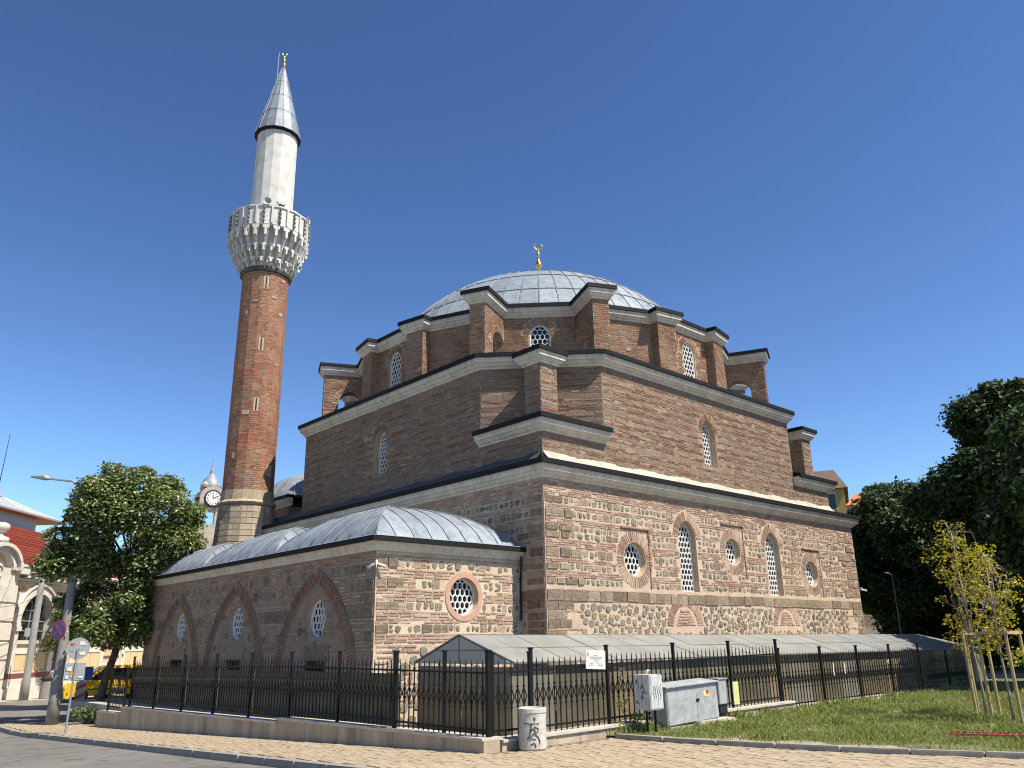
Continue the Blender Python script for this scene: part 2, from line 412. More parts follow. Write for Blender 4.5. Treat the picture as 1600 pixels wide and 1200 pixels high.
def window(F, outline, depth, parent, cell=.13, bar=.028, label=None):
    """plaster honeycomb lattice with pane behind, set at `depth` behind the wall plane"""
    n = len(outline); cu = sum(a for a,b in outline)/n; cv = sum(b for a,b in outline)/n
    o2 = outline if area(outline)>0 else outline[::-1]
    inner = offset_path(o2, -.045)
    mb = MB(); w1,w0 = -depth+.05,-depth
    vs = [F.p(a,b,w1) for a,b in o2]+[F.p(a,b,w1) for a,b in inner]+[F.p(a,b,w0) for a,b in inner]
    mb.add(vs, [(i,(i+1)%n,n+(i+1)%n,n+i) for i in range(n)]+[(n+i,n+(i+1)%n,2*n+(i+1)%n,2*n+i) for i in range(n)])
    win = mb.build('window', M_latt, parent)
    lb = MB(); hx = cell; s = cell*.62; hy = cell*.42; bar = bar*.72
    u_lo,u_hi = min(a for a,_ in o2),max(a for a,_ in o2); v_lo,v_hi = min(b for _,b in o2),max(b for _,b in o2)
    segs = []; py = 2*(s+2*hy)/2
    r = 0; v = v_lo-py
    while v < v_hi+py:
        x = cu-hx*round((cu-u_lo)/hx+2)+(hx/2 if r%2 else 0)
        while x < u_hi+hx:
            segs += [((x-hx/2,v-s/2),(x-hx/2,v+s/2)),((x-hx/2,v+s/2),(x,v+s/2+hy)),((x,v+s/2+hy),(x+hx/2,v+s/2))]
            x += hx
        v += s+hy; r += 1
    o3 = offset_path(o2, -.02)
    for (a,b),(c,d) in segs:
        i0,i1 = inside(o3,a,b),inside(o3,c,d)
        if not (i0 or i1): continue
        if not (i0 and i1):                       # clip to the frame
            if not i0: a,b,c,d = c,d,a,b
            lo_,hi_ = 0.,1.
            for _ in range(7):
                mdt = (lo_+hi_)/2
                if inside(o3,a+(c-a)*mdt,b+(d-b)*mdt): lo_ = mdt
                else: hi_ = mdt
            c,d = a+(c-a)*lo_, b+(d-b)*lo_
        l = math.hypot(c-a,d-b)
        if l < .008: continue
        ex,ey = (c-a)/l,(d-b)/l; nx,ny = -ey*bar/2,ex*bar/2
        a-=ex*bar*.3; b-=ey*bar*.3; c+=ex*bar*.3; d+=ey*bar*.3
        jw = random.uniform(-.003,.003)
        q=[(a-nx,b-ny),(c-nx,d-ny),(c+nx,d+ny),(a+nx,b+ny)]
        if area(q)<0: q=q[::-1]
        lb.add([F.p(x,y,-depth+.004) for x,y in q]+[F.p(x,y,-depth+.042+jw) for x,y in q], FB)
    lb.build('lattice', M_latt, win)
    pb = MB(); vs = [F.p(a,b,-depth-.03) for a,b in o2]; pb.add(vs,[tuple(range(n))]); pb.build('pane', M_glass, win)
    if label: win['label'] = label
    return win

# ================================================================ SETTING: ground, road, pavements
def strip(poly_x, ys, off, name, m, xf=None):
    """sheet following the street's fall; ys breakpoints, poly_x(y) -> (x0,x1)"""
    mb = MB(); vs = []; fs = []
    for y in ys:
        x0,x1 = poly_x(y); vs += [(x0,y,zt(y)+off),(x1,y,zt(y)+off)]
    for i in range(len(ys)-1): fs.append((2*i,2*i+1,2*i+3,2*i+2))
    mb.add(vs, fs); return mb.build(name, m)
M_asph,nt,bs = mat('asphalt')
c = ramp(nt, noise(nt,.35,6,.6), [(.3,(.12,.11,.097)),(.7,(.17,.157,.14))])
c = mixc(nt,1.0,c,ramp(nt,noise(nt,60,4,.8),[(.3,(.75,.75,.75)),(.7,(1.2,1.2,1.2))]),'MULTIPLY')
vo=nt.nodes.new('ShaderNodeTexVoronoi'); vo.feature='DISTANCE_TO_EDGE'; vo.inputs['Scale'].default_value=.55; tc_=nt.nodes.new('ShaderNodeTexCoord')
nm_=nt.nodes.new('ShaderNodeMix'); nm_.data_type='RGBA'; nm_.inputs[0].default_value=.12; nz_=nt.nodes.new('ShaderNodeTexNoise'); nz_.inputs['Scale'].default_value=2.5; nz_.inputs['Detail'].default_value=5
nt.links.new(tc_.outputs['Object'],nm_.inputs[6]); nt.links.new(tc_.outputs['Object'],nz_.inputs['Vector']); nt.links.new(nz_.outputs['Color'],nm_.inputs[7]); nt.links.new(nm_.outputs[2],vo.inputs['Vector'])
c = mixc(nt,1.0,c,ramp(nt,vo.outputs['Distance'],[(0,(.45,.44,.42)),(.012,(1,1,1))]),'MULTIPLY')
c = mixc(nt,1.0,c,ramp(nt,noise(nt,1.3,3,.5),[(.36,(.72,.72,.72)),(.42,(1,1,1)),(.66,(1,1,1)),(.7,(1.18,1.17,1.15))]),'MULTIPLY')
nt.links.new(c,bs.inputs['Base Color']); bs.inputs['Roughness'].default_value=.9; bump(nt,bs,noise(nt,80,3,.7),.5,.01)
M_pavebed = plain('paving_joint', (.17,.135,.09), .95, var=.25, scale=9)
M_paver = piece_mat('paver', [(0,(.36,.28,.185)),(.4,(.405,.32,.215)),(.75,(.44,.35,.237)),(1,(.38,.295,.2))], grain=14, gstr=.22, bstr=.35, dirt=(.3,.24,.16))
M_kerb = plain('kerb_concrete', (.27,.245,.21), .9, var=.22, scale=5, bmp=.4)
M_soil = plain('soil', (.16,.13,.08), .95, var=.35, scale=3, bmp=.5)
M_conc = plain('pale_concrete', (.43,.385,.31), .9, var=.2, scale=3, bmp=.35)
YS = [-900,-60,-30,-20,-12,-5.1,0,6,12,14,17.6,25,33,45,56,900]
struct(strip(lambda y:(-900,900), YS, -.16, 'ground', M_soil))
struct(strip(lambda y:(-300,300), [-300,-60,-20,-5.1,0,6,14,18,25,33,45,56,300], -.115, 'road', M_asph))
def gk(y):                                     # x of the grass kerb for a given y
    t = (-5.1-y)/6.1
    return -3.62+ .55*t + 1.15*t*t if y>-11.2 else -1.92+(-11.2-y)*.47
pav = struct(strip(lambda y:(-8.42, 44), [-40,-20,-12,-5.1,0,6,12,14,19.4], -.012, 'pavement', M_pavebed))
struct(strip(lambda y:(-60,120), [35.6,38,42,50,56,120], .0, 'far_pavement', M_conc))
# individual paving blocks
def paver_layer():
    pcs = []; ang = R(-8.5); ca,sa = math.cos(ang),math.sin(ang)
    L,W,g = .2,.1,.007
    def world(a,b):
        x = -6+ca*a-sa*b; y = -6+sa*a+ca*b; return x,y
    rows = range(-70,70)
    for r in rows:
        off = (r%2)*.1
        for k in range(-70,130):
            a0 = r*W; b0 = k*L+off
            x,y = world(a0+W/2,b0+L/2)
            if y>18.6 or y<-14 or x<-8.36 or x>gk(min(y,-5.1))-.12: continue
            if y>-5.3 and x>-6.5: continue
            dx,dy = x-CAM.x,y-CAM.y; f_ = dx*math.sin(YAW)+dy*math.cos(YAW); l_ = dx*math.cos(YAW)-dy*math.sin(YAW)
            if f_<6 or abs(l_/f_)>.72: continue
            h = random.uniform(-.003,.003); tx,ty = random.uniform(-.003,.003),random.uniform(-.003,.003)
            q = [world(a0+g/2,b0+g/2),world(a0+W-g/2,b0+g/2),world(a0+W-g/2,b0+L-g/2),world(a0+g/2,b0+L-g/2)]
            top = [Vector((px,py,zt(py)+.0+h+(tx if i in(1,2) else 0)+(ty if i>1 else 0))) for i,(px,py) in enumerate(q)]
            bot = [Vector((px,py,zt(py)-.02)) for px,py in q]
            D = (top[0]-CAM).length
            fp = 800+1254*l_/f_
            pcs.append(Piece(bot+top, FB, (1.65/D)*.1/D*1254*20 if 0<fp<1600 and D>12.2 else 0))
    emit(pcs,'paver',M_paver,pav,290,'paver_field')
paver_layer()
# street kerb: individual kerb stones
def kerb_run(name, pts, w, h0, h1, label_mat, parent=None, step=1.0):
    """stones along a polyline, top at zt+h1, foot at zt+h0"""
    P = [Vector((x,y,0)) for x,y in pts]
    root = parent
    seg = [(P[i+1]-P[i]).length for i in range(len(P)-1)]; tot = sum(seg); n = int(tot/step)
    def at(s):
        for i,l in enumerate(seg):
            if s <= l or i == len(seg)-1: return P[i]+(P[i+1]-P[i])*(s/l)
            s -= l
    for i in range(n):
        a,b = at(i*tot/n+.008),at((i+1)*tot/n-.008); d = (b-a).normalized(); nn = Vector((d.y,-d.x,0))
        j = random.uniform(-.008,.008); mb = MB(); o = Vector((a.x,a.y,zt(a.y)))
        q = [a-nn*(w/2+j),b-nn*(w/2+j),b+nn*(w/2+j),a+nn*(w/2+j)]
        q = [q[3],q[2],q[1],q[0]]
        lo = [Vector((p.x,p.y,zt(p.y)+h0))-o for p in q]; hi = [Vector((p.x,p.y,zt(p.y)+h1+j*.5))-o for p in q]
        c_ = [(lo[k]+lo[(k+2)%4])/2 for k in range(4)]
        mid = [h-Vector((0,0,.02)) for h in hi]; top = [h+(c-h).normalized().to_2d().to_3d()*.015 for h,c in zip(hi,[sum(hi,Vector())/4]*4)]
        mb.add(lo+mid+top,[(0,1,5,4),(1,2,6,5),(2,3,7,6),(3,0,4,7),(4,5,9,8),(5,6,10,9),(6,7,11,10),(7,4,8,11),(8,9,10,11)])
        mb.build('kerb_stone', label_mat, root, loc=o)
kb = MB(); kb.box(-8.46,-8.44,-30,-25,-.2,-.02)
kerb = struct(kb.build('street_kerb', M_kerb))
kerb_run('kerb', [(-8.52,-14),(-8.52,13.6),(-8.6,15.2),(-8.5,17.6),(-8.1,18.8),(-7.2,19.4),(-6,19.5),(4,19.55)], .17, -.16, .004, M_kerb, kerb)
kb = MB(); kb.box(-60,60,35.45,35.6,zt(34.5)-.2,zt(34.5)+.03); struct(kb.build('far_kerb', M_kerb))
gkb = MB(); gkb.box(-.2,0,-16.3,-16,-.1,.02); gkerb = struct(gkb.build('lawn_kerb', M_kerb))
kerb_run('kerb', [(gk(y)-.06,y) for y in (-5.35,-6.2,-7.2,-8.2,-9.2,-10.2,-11.2,-12.5,-14,-16)], .11, -.06, .075, M_kerb, gkerb, .95)

# lawn
def lawn():
    mb = MB(); vs=[]; fs=[]; ys=[-16,-14,-12.5,-11.2,-10,-9,-8,-7,-6.2,-5.02]
    for y in ys: vs += [(gk(y),y,.028),(60,y,.028)]
    for i in range(len(ys)-1): fs.append((2*i,2*i+1,2*i+3,2*i+2))
    mb.add(vs,fs)
    ys=[-5.02,0,6,14,30]; b=[(14.6,y,zt(y)+.028) for y in ys]; c=[(80,y,zt(y)+.028) for y in ys]
    mb.add([p for pr in zip(b,c) for p in pr],[(2*i,2*i+1,2*i+3,2*i+2) for i in range(4)])
    return mb
M_lawn,nt,bs = mat('lawn_soil')
c = ramp(nt, noise(nt,.9,7,.65), [(.32,(.09,.11,.03)),(.5,(.12,.135,.045)),(.62,(.24,.2,.12)),(.75,(.32,.27,.17))])
c = mixc(nt,1.0,c,ramp(nt,noise(nt,40,4,.8),[(.3,(.7,.7,.7)),(.7,(1.25,1.25,1.25))]),'MULTIPLY')
nt.links.new(c,bs.inputs['Base Color']); bs.inputs['Roughness'].default_value=1; bump(nt,bs,noise(nt,50,4,.8),.8,.03)
struct(lawn().build('lawn', M_lawn))
M_earth = plain('trodden_earth', (.33,.27,.19), .95, var=.3, scale=5, bmp=.6)
be = MB(); vs=[]; ysb=[-5.6-.35*k for k in range(18)]
for k,y in enumerate(ysb): vs += [(gk(y)+.02,y,.034),(gk(y)+.12+.75*math.sin(math.pi*min(1,k/17+.08))*(.7+.3*math.sin(k*1.9)),y,.034)]
be.add(vs,[(2*i+1,2*i,2*i+2,2*i+3) for i in range(len(ysb)-1)]); struct(be.build('bare_earth', M_earth))
def np_mesh(name, V, nper, m, attr=None):
    """V: (N,nper,3) -> N polygons"""
    N = len(V); me = bpy.data.meshes.new(name)
    me.vertices.add(N*nper); me.vertices.foreach_set('co', V.astype(np.float32).ravel())
    me.loops.add(N*nper); me.loops.foreach_set('vertex_index', np.arange(N*nper,dtype=np.int32))
    me.polygons.add(N); me.polygons.foreach_set('loop_start', np.arange(0,N*nper,nper,dtype=np.int32))
    me.materials.append(m); me.update(calc_edges=True); return me
def leaf_mat(name, stops, trans=.35, rough=.5):
    m,nt,bs = mat(name)
    g = nt.nodes.new('ShaderNodeNewGeometry')
    c = ramp(nt, g.outputs['Random Per Island'], stops)
    nt.links.new(c, bs.inputs['Base Color']); bs.inputs['Roughness'].default_value = rough; bs.inputs['Specular IOR Level'].default_value = .3
    tr = nt.nodes.new('ShaderNodeBsdfTranslucent'); nt.links.new(mixc(nt,1.0,c,(1.0,1.15,.5),'MULTIPLY'), tr.inputs[0])
    mx = nt.nodes.new('ShaderNodeMixShader'); mx.inputs[0].default_value = trans
    nt.links.new(bs.outputs[0], mx.inputs[1]); nt.links.new(tr.outputs[0], mx.inputs[2])
    nt.links.new(mx.outputs[0], nt.nodes['Material Output'].inputs[0]); return m
M_grass = leaf_mat('grass_blade', [(0,(.16,.2,.045)),(.5,(.24,.27,.075)),(.85,(.35,.34,.13)),(1,(.48,.42,.22))], .35)
def grass(n):
    x = np.random.uniform(-3.6,16,n*2); y = np.random.uniform(-13,-5.05,n*2)
    gx = np.array([gk(t) for t in y]); k = x>gx+.05
    # bare, worn earth beside the kerb
    worn = (np.sin(x*2.1+y*1.3)+np.sin(x*.9-y*2.7+1))*.22+.75
    k &= (np.sin(x*3.1+1.7*np.sin(y*2.2))+np.sin(y*4.3+x*1.1)+np.random.normal(0,.8,n*2) > -1.15)
    k &= ((x-gx) > worn*np.clip((-5.4-y)*.9,0.1,1.0)) | (np.random.rand(n*2)<.12)
    # nearer to the camera keep more
    d = np.hypot(x-CAM.x,y-CAM.y); k &= np.random.rand(n*2) < np.clip(16/d,0,1)**1.3
    x,y = x[k][:n],y[k][:n]; N = len(x)
    h = np.random.uniform(.025,.075,N)*(1+.8*(np.sin(x*1.7)*np.sin(y*2.3)>.3)); h += .10*np.exp(-((y+5.1)/.22)**2)*np.random.rand(N)
    a = np.random.uniform(0,6.28,N); w = np.random.uniform(.003,.006,N)
    base = np.stack([x,y,np.full(N,.025)],1); dr = np.stack([np.cos(a),np.sin(a),np.zeros(N)],1)
    b = np.random.uniform(0,6.28,N); lean = np.stack([np.cos(b),np.sin(b),np.zeros(N)],1)*(h*np.random.uniform(.1,.8,N))[:,None]
    top = base+lean; top[:,2] += h
    midp = base+lean*.3; midp[:,2] += h*.6
    V = np.stack([base-dr*w[:,None],base+dr*w[:,None],midp+dr*w[:,None]*.8,top],1)
    o = put('grass', np_mesh('grass',V,4,M_grass), None, True)
    tag(o,'short uneven green grass of the lawn along the iron fence','grass')
grass(120000)

# ================================================================ MOSQUE
S, A, LX = .53, 3.28, 18.0
mosque = thing('mosque', 'brick and stone mosque with a broad lead covered dome on an octagonal block', 'mosque', (9,9,0))
_par = Matrix.Translation((-9,-9,0))
def P(o):                                       # keep world coordinates under the mosque empty
    o.matrix_parent_inverse = _par; return o
SQ = [(0,0),(LX,0),(LX,LX),(0,LX)]
OCT = [(A,S),(LX-A,S),(LX-S,A),(LX-S,LX-A),(LX-A,LX-S),(A,LX-S),(S,LX-A),(S,A)]
FR = Frame((0,0),(LX,0)); FL = Frame((0,LX),(0,0))
# --- lower block
ZL = 5.95
h = LX/2
ocu = [(h-5.255,3.93,.5),(h,4.45,.45),(h+5.255,3.93,.47)]
arw = [(h-2.578,3.06,4.72,.46),(h+2.578,3.06,4.72,.46)]
wb = MB()
outl = {}
holesR = [circle(*o) for o in ocu]+[arch_outline(c,a,b,w,1.3) for c,a,b,w in arw]
wall_face(wb, FR, [(0,-.6),(LX,-.6),(LX,ZL),(0,ZL)], holesR, .36)
wall_face(wb, FL, [(0,-1.3),(LX,-1.3),(LX,ZL),(0,ZL)])
wall_face(wb, Frame((LX,0),(LX,LX)), [(0,-1),(LX,-1),(LX,ZL),(0,ZL)])
wall_face(wb, Frame((LX,LX),(0,LX)), [(0,-1),(LX,-1),(LX,ZL),(0,ZL)])
lower = P(wb.build('lower_wall', [M_mort,M_reveal], mosque))
B,Cb,As = [],[],[]
# surrounds
for cu,cv,r in ocu: ring_bricks(FR,(cu,cv),r+.03,r+.33,0,2*math.pi,52,B,proud=.014,fill=.55)
for cu,v0,vs,hw in arw: arch_bricks(FR,cu,vs,hw,.3,1.3,15,B,proud=.014,fill=.55)
low_arch = [(h-3.0,2.0,.62),(h+3.0,2.0,.62)]      # two blind relieving arches low in the wall
for cu,cv,r in low_arch:
    ring_bricks(FR,(cu,cv),r,r+.3,.05,math.pi-.05,34,B,proud=.016,fill=.6)
    for k in range(6): course(FR,cu-r*.8+k*.05,cu+r*.8-k*.05,cv+.05+k*.08,.04,.15,.3,.03,lambda u,v:False,B)
ex = [in_circ(a,b,r+.36) for a,b,r in ocu]+[in_arch(c,a,b,w,.33,1.3) for c,a,b,w in arw]
ex += [(lambda cu,cv,r:(lambda u,v: v>cv-.1 and math.hypot(u-cu,v-cv)<r+.33))(*l) for l in low_arch]
exR = lambda u,v: any(e(u,v) for e in ex)
# recessed square panel edges around the oculi: shadow line above and to the right
for cu,cv,r in ocu:
    pass
def lower_courses(F, u0, u1, ztop, excl, seed, q0, q1, zmin=.2):
    random.seed(seed); v = ztop
    pat = [('b',7),('s',.2),('b',2),('s',.22),('b',3),('s',.16),('s',.17),('b',4),('s',.24),('b',2),('s',.18),('b',3),('s',.17),('s',.16),('b',2),('s',.16),('b',2)]
    for kind,q in pat:
        if v < 3.1: break
        if kind == 'b':
            for _ in range(q):
                v -= .06; course(F,u0+.02,u1-.02,v,.039,.11,.28,.022,excl,B,skip=.08)
        else:
            v -= q+.012; stone_row(F,u0+.02,u1-.02,v,q,excl,B,Cb,As,q0*random.uniform(.5,1.3),q1*random.uniform(.5,1.3),pv=.22)
        v -= .012
    # continuous ashlar band
    v = 2.68
    u = u0+.02
    while u<u1-.05:
        l = random.uniform(.25,.7); b=min(u+l,u1-.02)
        As.append(brick(F,u+.006,b-.008,v,v+.28,random.uniform(.012,.035),.018)); u=b
    if F is FR:
        As2 = []; v = 2.66
        for k in range(7):                              # quoins at both ends
            hq = random.uniform(.17,.25); v -= hq
            for ua,ub in ((u0+.02,u0+random.uniform(.5,1.3)),(u1-random.uniform(.5,1.3),u1-.02)):
                u = ua
                while u < ub-.1:
                    l = random.uniform(.25,.6); b = min(u+l,ub); As.append(brick(F,u+.006,b-.01,v+.008,v+hq-.008,random.uniform(.008,.03),.016)); u = b
            v -= .01
            if k%2 == 0:
                v -= .055; course(F,u0+.02,u0+1.5,v,.038,.12,.3,.02,excl,B); course(F,u1-1.5,u1-.02,v,.038,.12,.3,.02,excl,B)
        rubble(F,u0+1.25,u1-1.25,1.0,2.64,excl,Cb,.035,.135,5200)
        for k in range(26):
            a = random.uniform(u0+1.3,u1-2.2); course(F,a,a+random.uniform(.4,1.4),random.uniform(1.2,2.6),.036,.12,.3,.02,lambda u,v:excl(u,v) or random.random()<.3,B)
        return
    for kind,q in [('s',.19),('b',1),('s',.2),('s',.19),('s',.21),('s',.2),('b',1),('s',.24),('s',.24),('b',2),('s',.26),('s',.26),('s',.28)]:
        if v < zmin: break
        if kind=='b':
            for _ in range(q): v -= .075; course(F,u0+.02,u1-.02,v,.045,.15,.35,.03,excl,B,skip=.3)
        else:
            v -= q+.015; stone_row(F,u0+.02,u1-.02,v,q,excl,B,Cb,As,q0*.7,q1*.7,pv=.05)
lower_courses(FR,0,LX,ZL-.02,exR,11,1.15,1.2,1.2)
lower_courses(FL,1.8,LX,ZL-.02,lambda u,v:(u<16.95 and v<3.9),12,.6,1.0,.3)
emit(Cb,'stone',M_cob,lower,170,'stonework'); emit(As,'stone',M_ash,lower,120,'ashlar_work'); emit(B,'brick',M_brick,lower,100,'brickwork')
# panel shadow lines drawn as thin projecting strips of dark brick beside the oculi
for cu,cv,r in ocu:
    hb = MB(); hb.fbox(FR,cu-.62,cu+.68,cv+.88,cv+.915,-.01,.06); hb.fbox(FR,cu+.655,cu+.68,cv-.85,cv+.88,-.01,.03)
    P(hb.build('panel_shadow_line', M_brickd, mosque))
for i,o in enumerate(holesR):
    P(window(FR,o,.24,mosque, .17 if i<3 else .165, .036))
# --- cornice helper: cream painted cove with black sheet edge
CPROF = lambda z,k=1.0: [(-.02,z),(.06*k,z),(.07*k,z+.05),(.13*k,z+.08),(.2*k,z+.16),(.25*k,z+.18),(.25*k,z+.27),(.28*k,z+.28),(.28*k,z+.35),(-.02,z+.35)]
FPROF = lambda z,k=1.0: [(-.02,z+.353),(.31*k,z+.353),(.33*k,z+.325),(.345*k,z+.34),(.345*k,z+.475),(.3*k,z+.484),(-.02,z+.5)]
def cornice(path, z, closed=True, k=1.0, parent=None):
    parent = parent or mosque
    a = MB(); sweep(a,path,CPROF(z,k),closed); o1 = a.build('cornice',M_corn,parent)
    b = MB(); sweep(b,path,FPROF(z,k),closed); o2 = b.build('flashing',M_flash,parent)
    if parent is mosque: P(o1); P(o2)
cornice(SQ, ZL)
# skirt roof between lower cornice and upper wall + lime flashing at its head
SQ2 = [(S,S),(LX-S,S),(LX-S,LX-S),(S,LX-S)]
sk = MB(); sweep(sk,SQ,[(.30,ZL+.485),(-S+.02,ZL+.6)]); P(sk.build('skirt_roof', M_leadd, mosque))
n=140
for F_,m_,nm in ((FR,M_rend,'lime_flashing'),(FL,M_leadd,'lead_flashing')):
    rb = MB(); pts0=[];pts1=[];pts2=[]; random.seed(19)
    for i in range(n+1):
        u=S+.02+(LX-2*S-.04)*i/n; hgt=.13+.03*math.sin(i*.37)+random.uniform(0,.035)
        pts0.append(F_.p(u,ZL+.53,-.12-random.uniform(0,.05))); pts1.append(F_.p(u,ZL+.72+hgt*.5,-S+.09)); pts2.append(F_.p(u,ZL+.8+hgt,-S-.02))
    rb.add(pts0+pts1+pts2,[(i,i+1,n+2+i,n+1+i) for i in range(n)]+[(n+1+i,n+2+i,2*n+3+i,2*n+2+i) for i in range(n)])
    P(rb.build(nm, m_, mosque, smooth=True))
# --- upper octagonal block
ZU0, ZU = 6.5, 10.03
ub = MB(); Bu,Au = [],[]
uw = (7.48, 8.72, .40)
up_windows = []
for i in range(8):
    a,b = OCT[i],OCT[(i+1)%8]; F_ = Frame(a,b); holes=[]
    if i in (0,6): holes=[arch_outline(F_.L/2,uw[0],uw[1],uw[2],1.3)]; up_windows.append((F_,holes[0]))
    wall_face(ub,F_,[(0,ZU0),(F_.L,ZU0),(F_.L,ZU),(0,ZU)],holes,.34)
# corner blocks under the chamfers
ZC = 7.45
CORN = []
for (cx,cy,sx,sy) in ((S,S,1,1),(LX-S,S,-1,1),(LX-S,LX-S,-1,-1)):
    tri = [(cx,cy),(cx+sx*(A-S),cy),(cx,cy+sy*(A-S))]
    if area(tri)<0: tri=[tri[0],tri[2],tri[1]]
    CORN.append(tri)
for tri in CORN: ub.prism(tri,ZU0,ZC,0,cap0=False)
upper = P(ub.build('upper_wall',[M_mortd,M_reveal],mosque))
def upper_courses(F,u0,u1,v0,v1,excl,seed,k=0):
    random.seed(seed); v=v1
    while v>v0:
        hh=random.choice((random.uniform(.08,.12),random.uniform(.11,.16),random.uniform(.15,.2))); v-=hh
        if v<v0-.1: break
        u=u0
        while u<u1-.02:
            l=random.uniform(.2,.62); b=min(u+l,u1)
            if b-u>.08 and ok(excl,[(u,v+hh/2),(b,v+hh/2),((u+b)/2,v+hh/2)]): Au.append(brick(F,u+.002,b-.004,v+.006,v+hh-.004,random.uniform(.0,.014),.008))
            u=b
        v-=.012
        for _ in range(random.choice((2,2,3,3))):
            v-=.046
            if v<v0: break
            course(F,u0+.01,u1-.01,v,.029,.12,.36,.016,excl,Bu,proud=(.004,.016),skip=.14)
        v-=.01
for i in (0,6,7):
    F_=Frame(OCT[i],OCT[(i+1)%8])
    e=in_arch(F_.L/2,uw[0],uw[1],uw[2],.24,1.3) if i in(0,6) else (lambda u,v:False)
    upper_courses(F_,.01,F_.L-.01,6.75 if i!=7 else 7.9,ZU-.02,e,31+i)
    if i in (0,6): arch_bricks(F_,F_.L/2,uw[1],uw[2],.22,1.3,11,Bu,proud=.012,fill=.55)
for tri in CORN[:2]:
    for i in range(3):
        a,b=tri[i],tri[(i+1)%3]; F_=Frame(a,b)
        if F_.N.y<-.9 or F_.N.x<-.9: upper_courses(F_,.01,F_.L-.01,6.75,ZC-.02,lambda u,v:False,77)
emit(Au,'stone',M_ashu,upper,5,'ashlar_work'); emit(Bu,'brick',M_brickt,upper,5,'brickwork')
for F_,o in up_windows: P(window(F_,o,.28,mosque,.15,.034))
cornice(OCT, ZU)
for tri in CORN:
    k=0 if tri is CORN[0] else None
    # open path: end of one leg -> outer corner -> end of other leg (ccw)
    c = max(range(3), key=lambda i:(Vector(tri[i])-Vector((h,h))).length)
    path=[tri[c-1],tri[c],tri[(c+1)%3]]
    d0=(Vector(path[0])-Vector(path[1])).normalized()*.02; d1=(Vector(path[2])-Vector(path[1])).normalized()*.02
    path=[tuple(Vector(path[0])+d0),path[1],tuple(Vector(path[2])+d1)]
    cornice(path, ZC, closed=False)
    rf=MB(); z0=ZC+.49; o=offset_path(path,.3,False)
    inn=[(tri[c-1][0],tri[c-1][1]),(tri[(c+1)%3][0],tri[(c+1)%3][1])]
    rf.add([(*o[0],z0),(*o[1],z0),(*o[2],z0),(*inn[1],z0+.06),(*inn[0],z0+.06)],[(0,1,2,3,4)]); P(rf.build('corner_roof',M_leadd,mosque))
# corner turrets standing on the corner blocks, bridged to the chamfer by a small arch
ZT=9.72
for qi,(cx,cy,sx,sy) in enumerate(((0,0,1,1),(LX,0,-1,1),(LX,LX,-1,-1))):
    g=lambda a,b:(cx+sx*a,cy+sy*b)
    sq=[g(.86,.86),g(1.56,.86),g(1.56,1.56),g(.86,1.56)]
    if area(sq)<0: sq=sq[::-1]
    tb=MB(); tb.prism(sq,7.9,ZT)
    # bridge: wall along the diagonal with an arched opening
    d=Vector((sx,sy)).normalized(); nrm=Vector((-d.y,d.x)); s0=Vector(g(1.4,1.4)); ln=(Vector(g(1.95,1.95))-s0).length
    F_=Frame(tuple(s0-nrm*.2) if True else None, tuple(s0-nrm*.2+d*ln))
    tb.hexa([F_.p(0,9.25,0),F_.p(ln,9.25,0),F_.p(ln,9.25,-.4),F_.p(0,9.25,-.4),F_.p(0,ZT,0),F_.p(ln,ZT,0),F_.p(ln,ZT,-.4),F_.p(0,ZT,-.4)])
    t=P(tb.build('corner_turret',M_mortd,mosque))
    if qi!=2:
        Bt,At=[],[]; tmp=(Bu,Au); Bu,Au=Bt,At
        for i in range(4):
            F_=Frame(sq[i],sq[(i+1)%4])
            if F_.N.y<-.9 or F_.N.x<-.9: upper_courses(F_,.005,F_.L-.005,8.0,ZT-.02,lambda u,v:False,90+qi*4+i)
        Bu,Au=tmp; emit(At,'stone',M_ashu,t,0,'ashlar_work'); emit(Bt,'brick',M_brickt,t,0,'brickwork')
    cornice(sq,ZT,k=.8)
    cp=MB(); o=offset_path(sq,.24); z0=ZT+.49; cc=(sum(a for a,b in sq)/4,sum(b for a,b in sq)/4,z0+.12)
    cp.add([(*p,z0) for p in o]+[cc],[(i,(i+1)%4,4) for i in range(4)]); P(cp.build('turret_cap',M_leadd,mosque))
# roof of the octagon up to the drum
NR=16; RD=8.08; C0=(h,h)
DR=[(h+RD*math.cos(R(11.25+22.5*i)),h+RD*math.sin(R(11.25+22.5*i))) for i in range(NR)]
ro=MB(); o=offset_path(OCT,.28); 
ro.add([(*p,ZU+.485) for p in o]+[(h+7.2*math.cos(R(t)),h+7.2*math.sin(R(t)),ZU+.78) for t in (236,304,326,394,56,124,146,214)],[(i,(i+1)%8,8+(i+1)%8,8+i) for i in range(8)])
P(ro.build('terrace_roof',M_leadd,mosque))
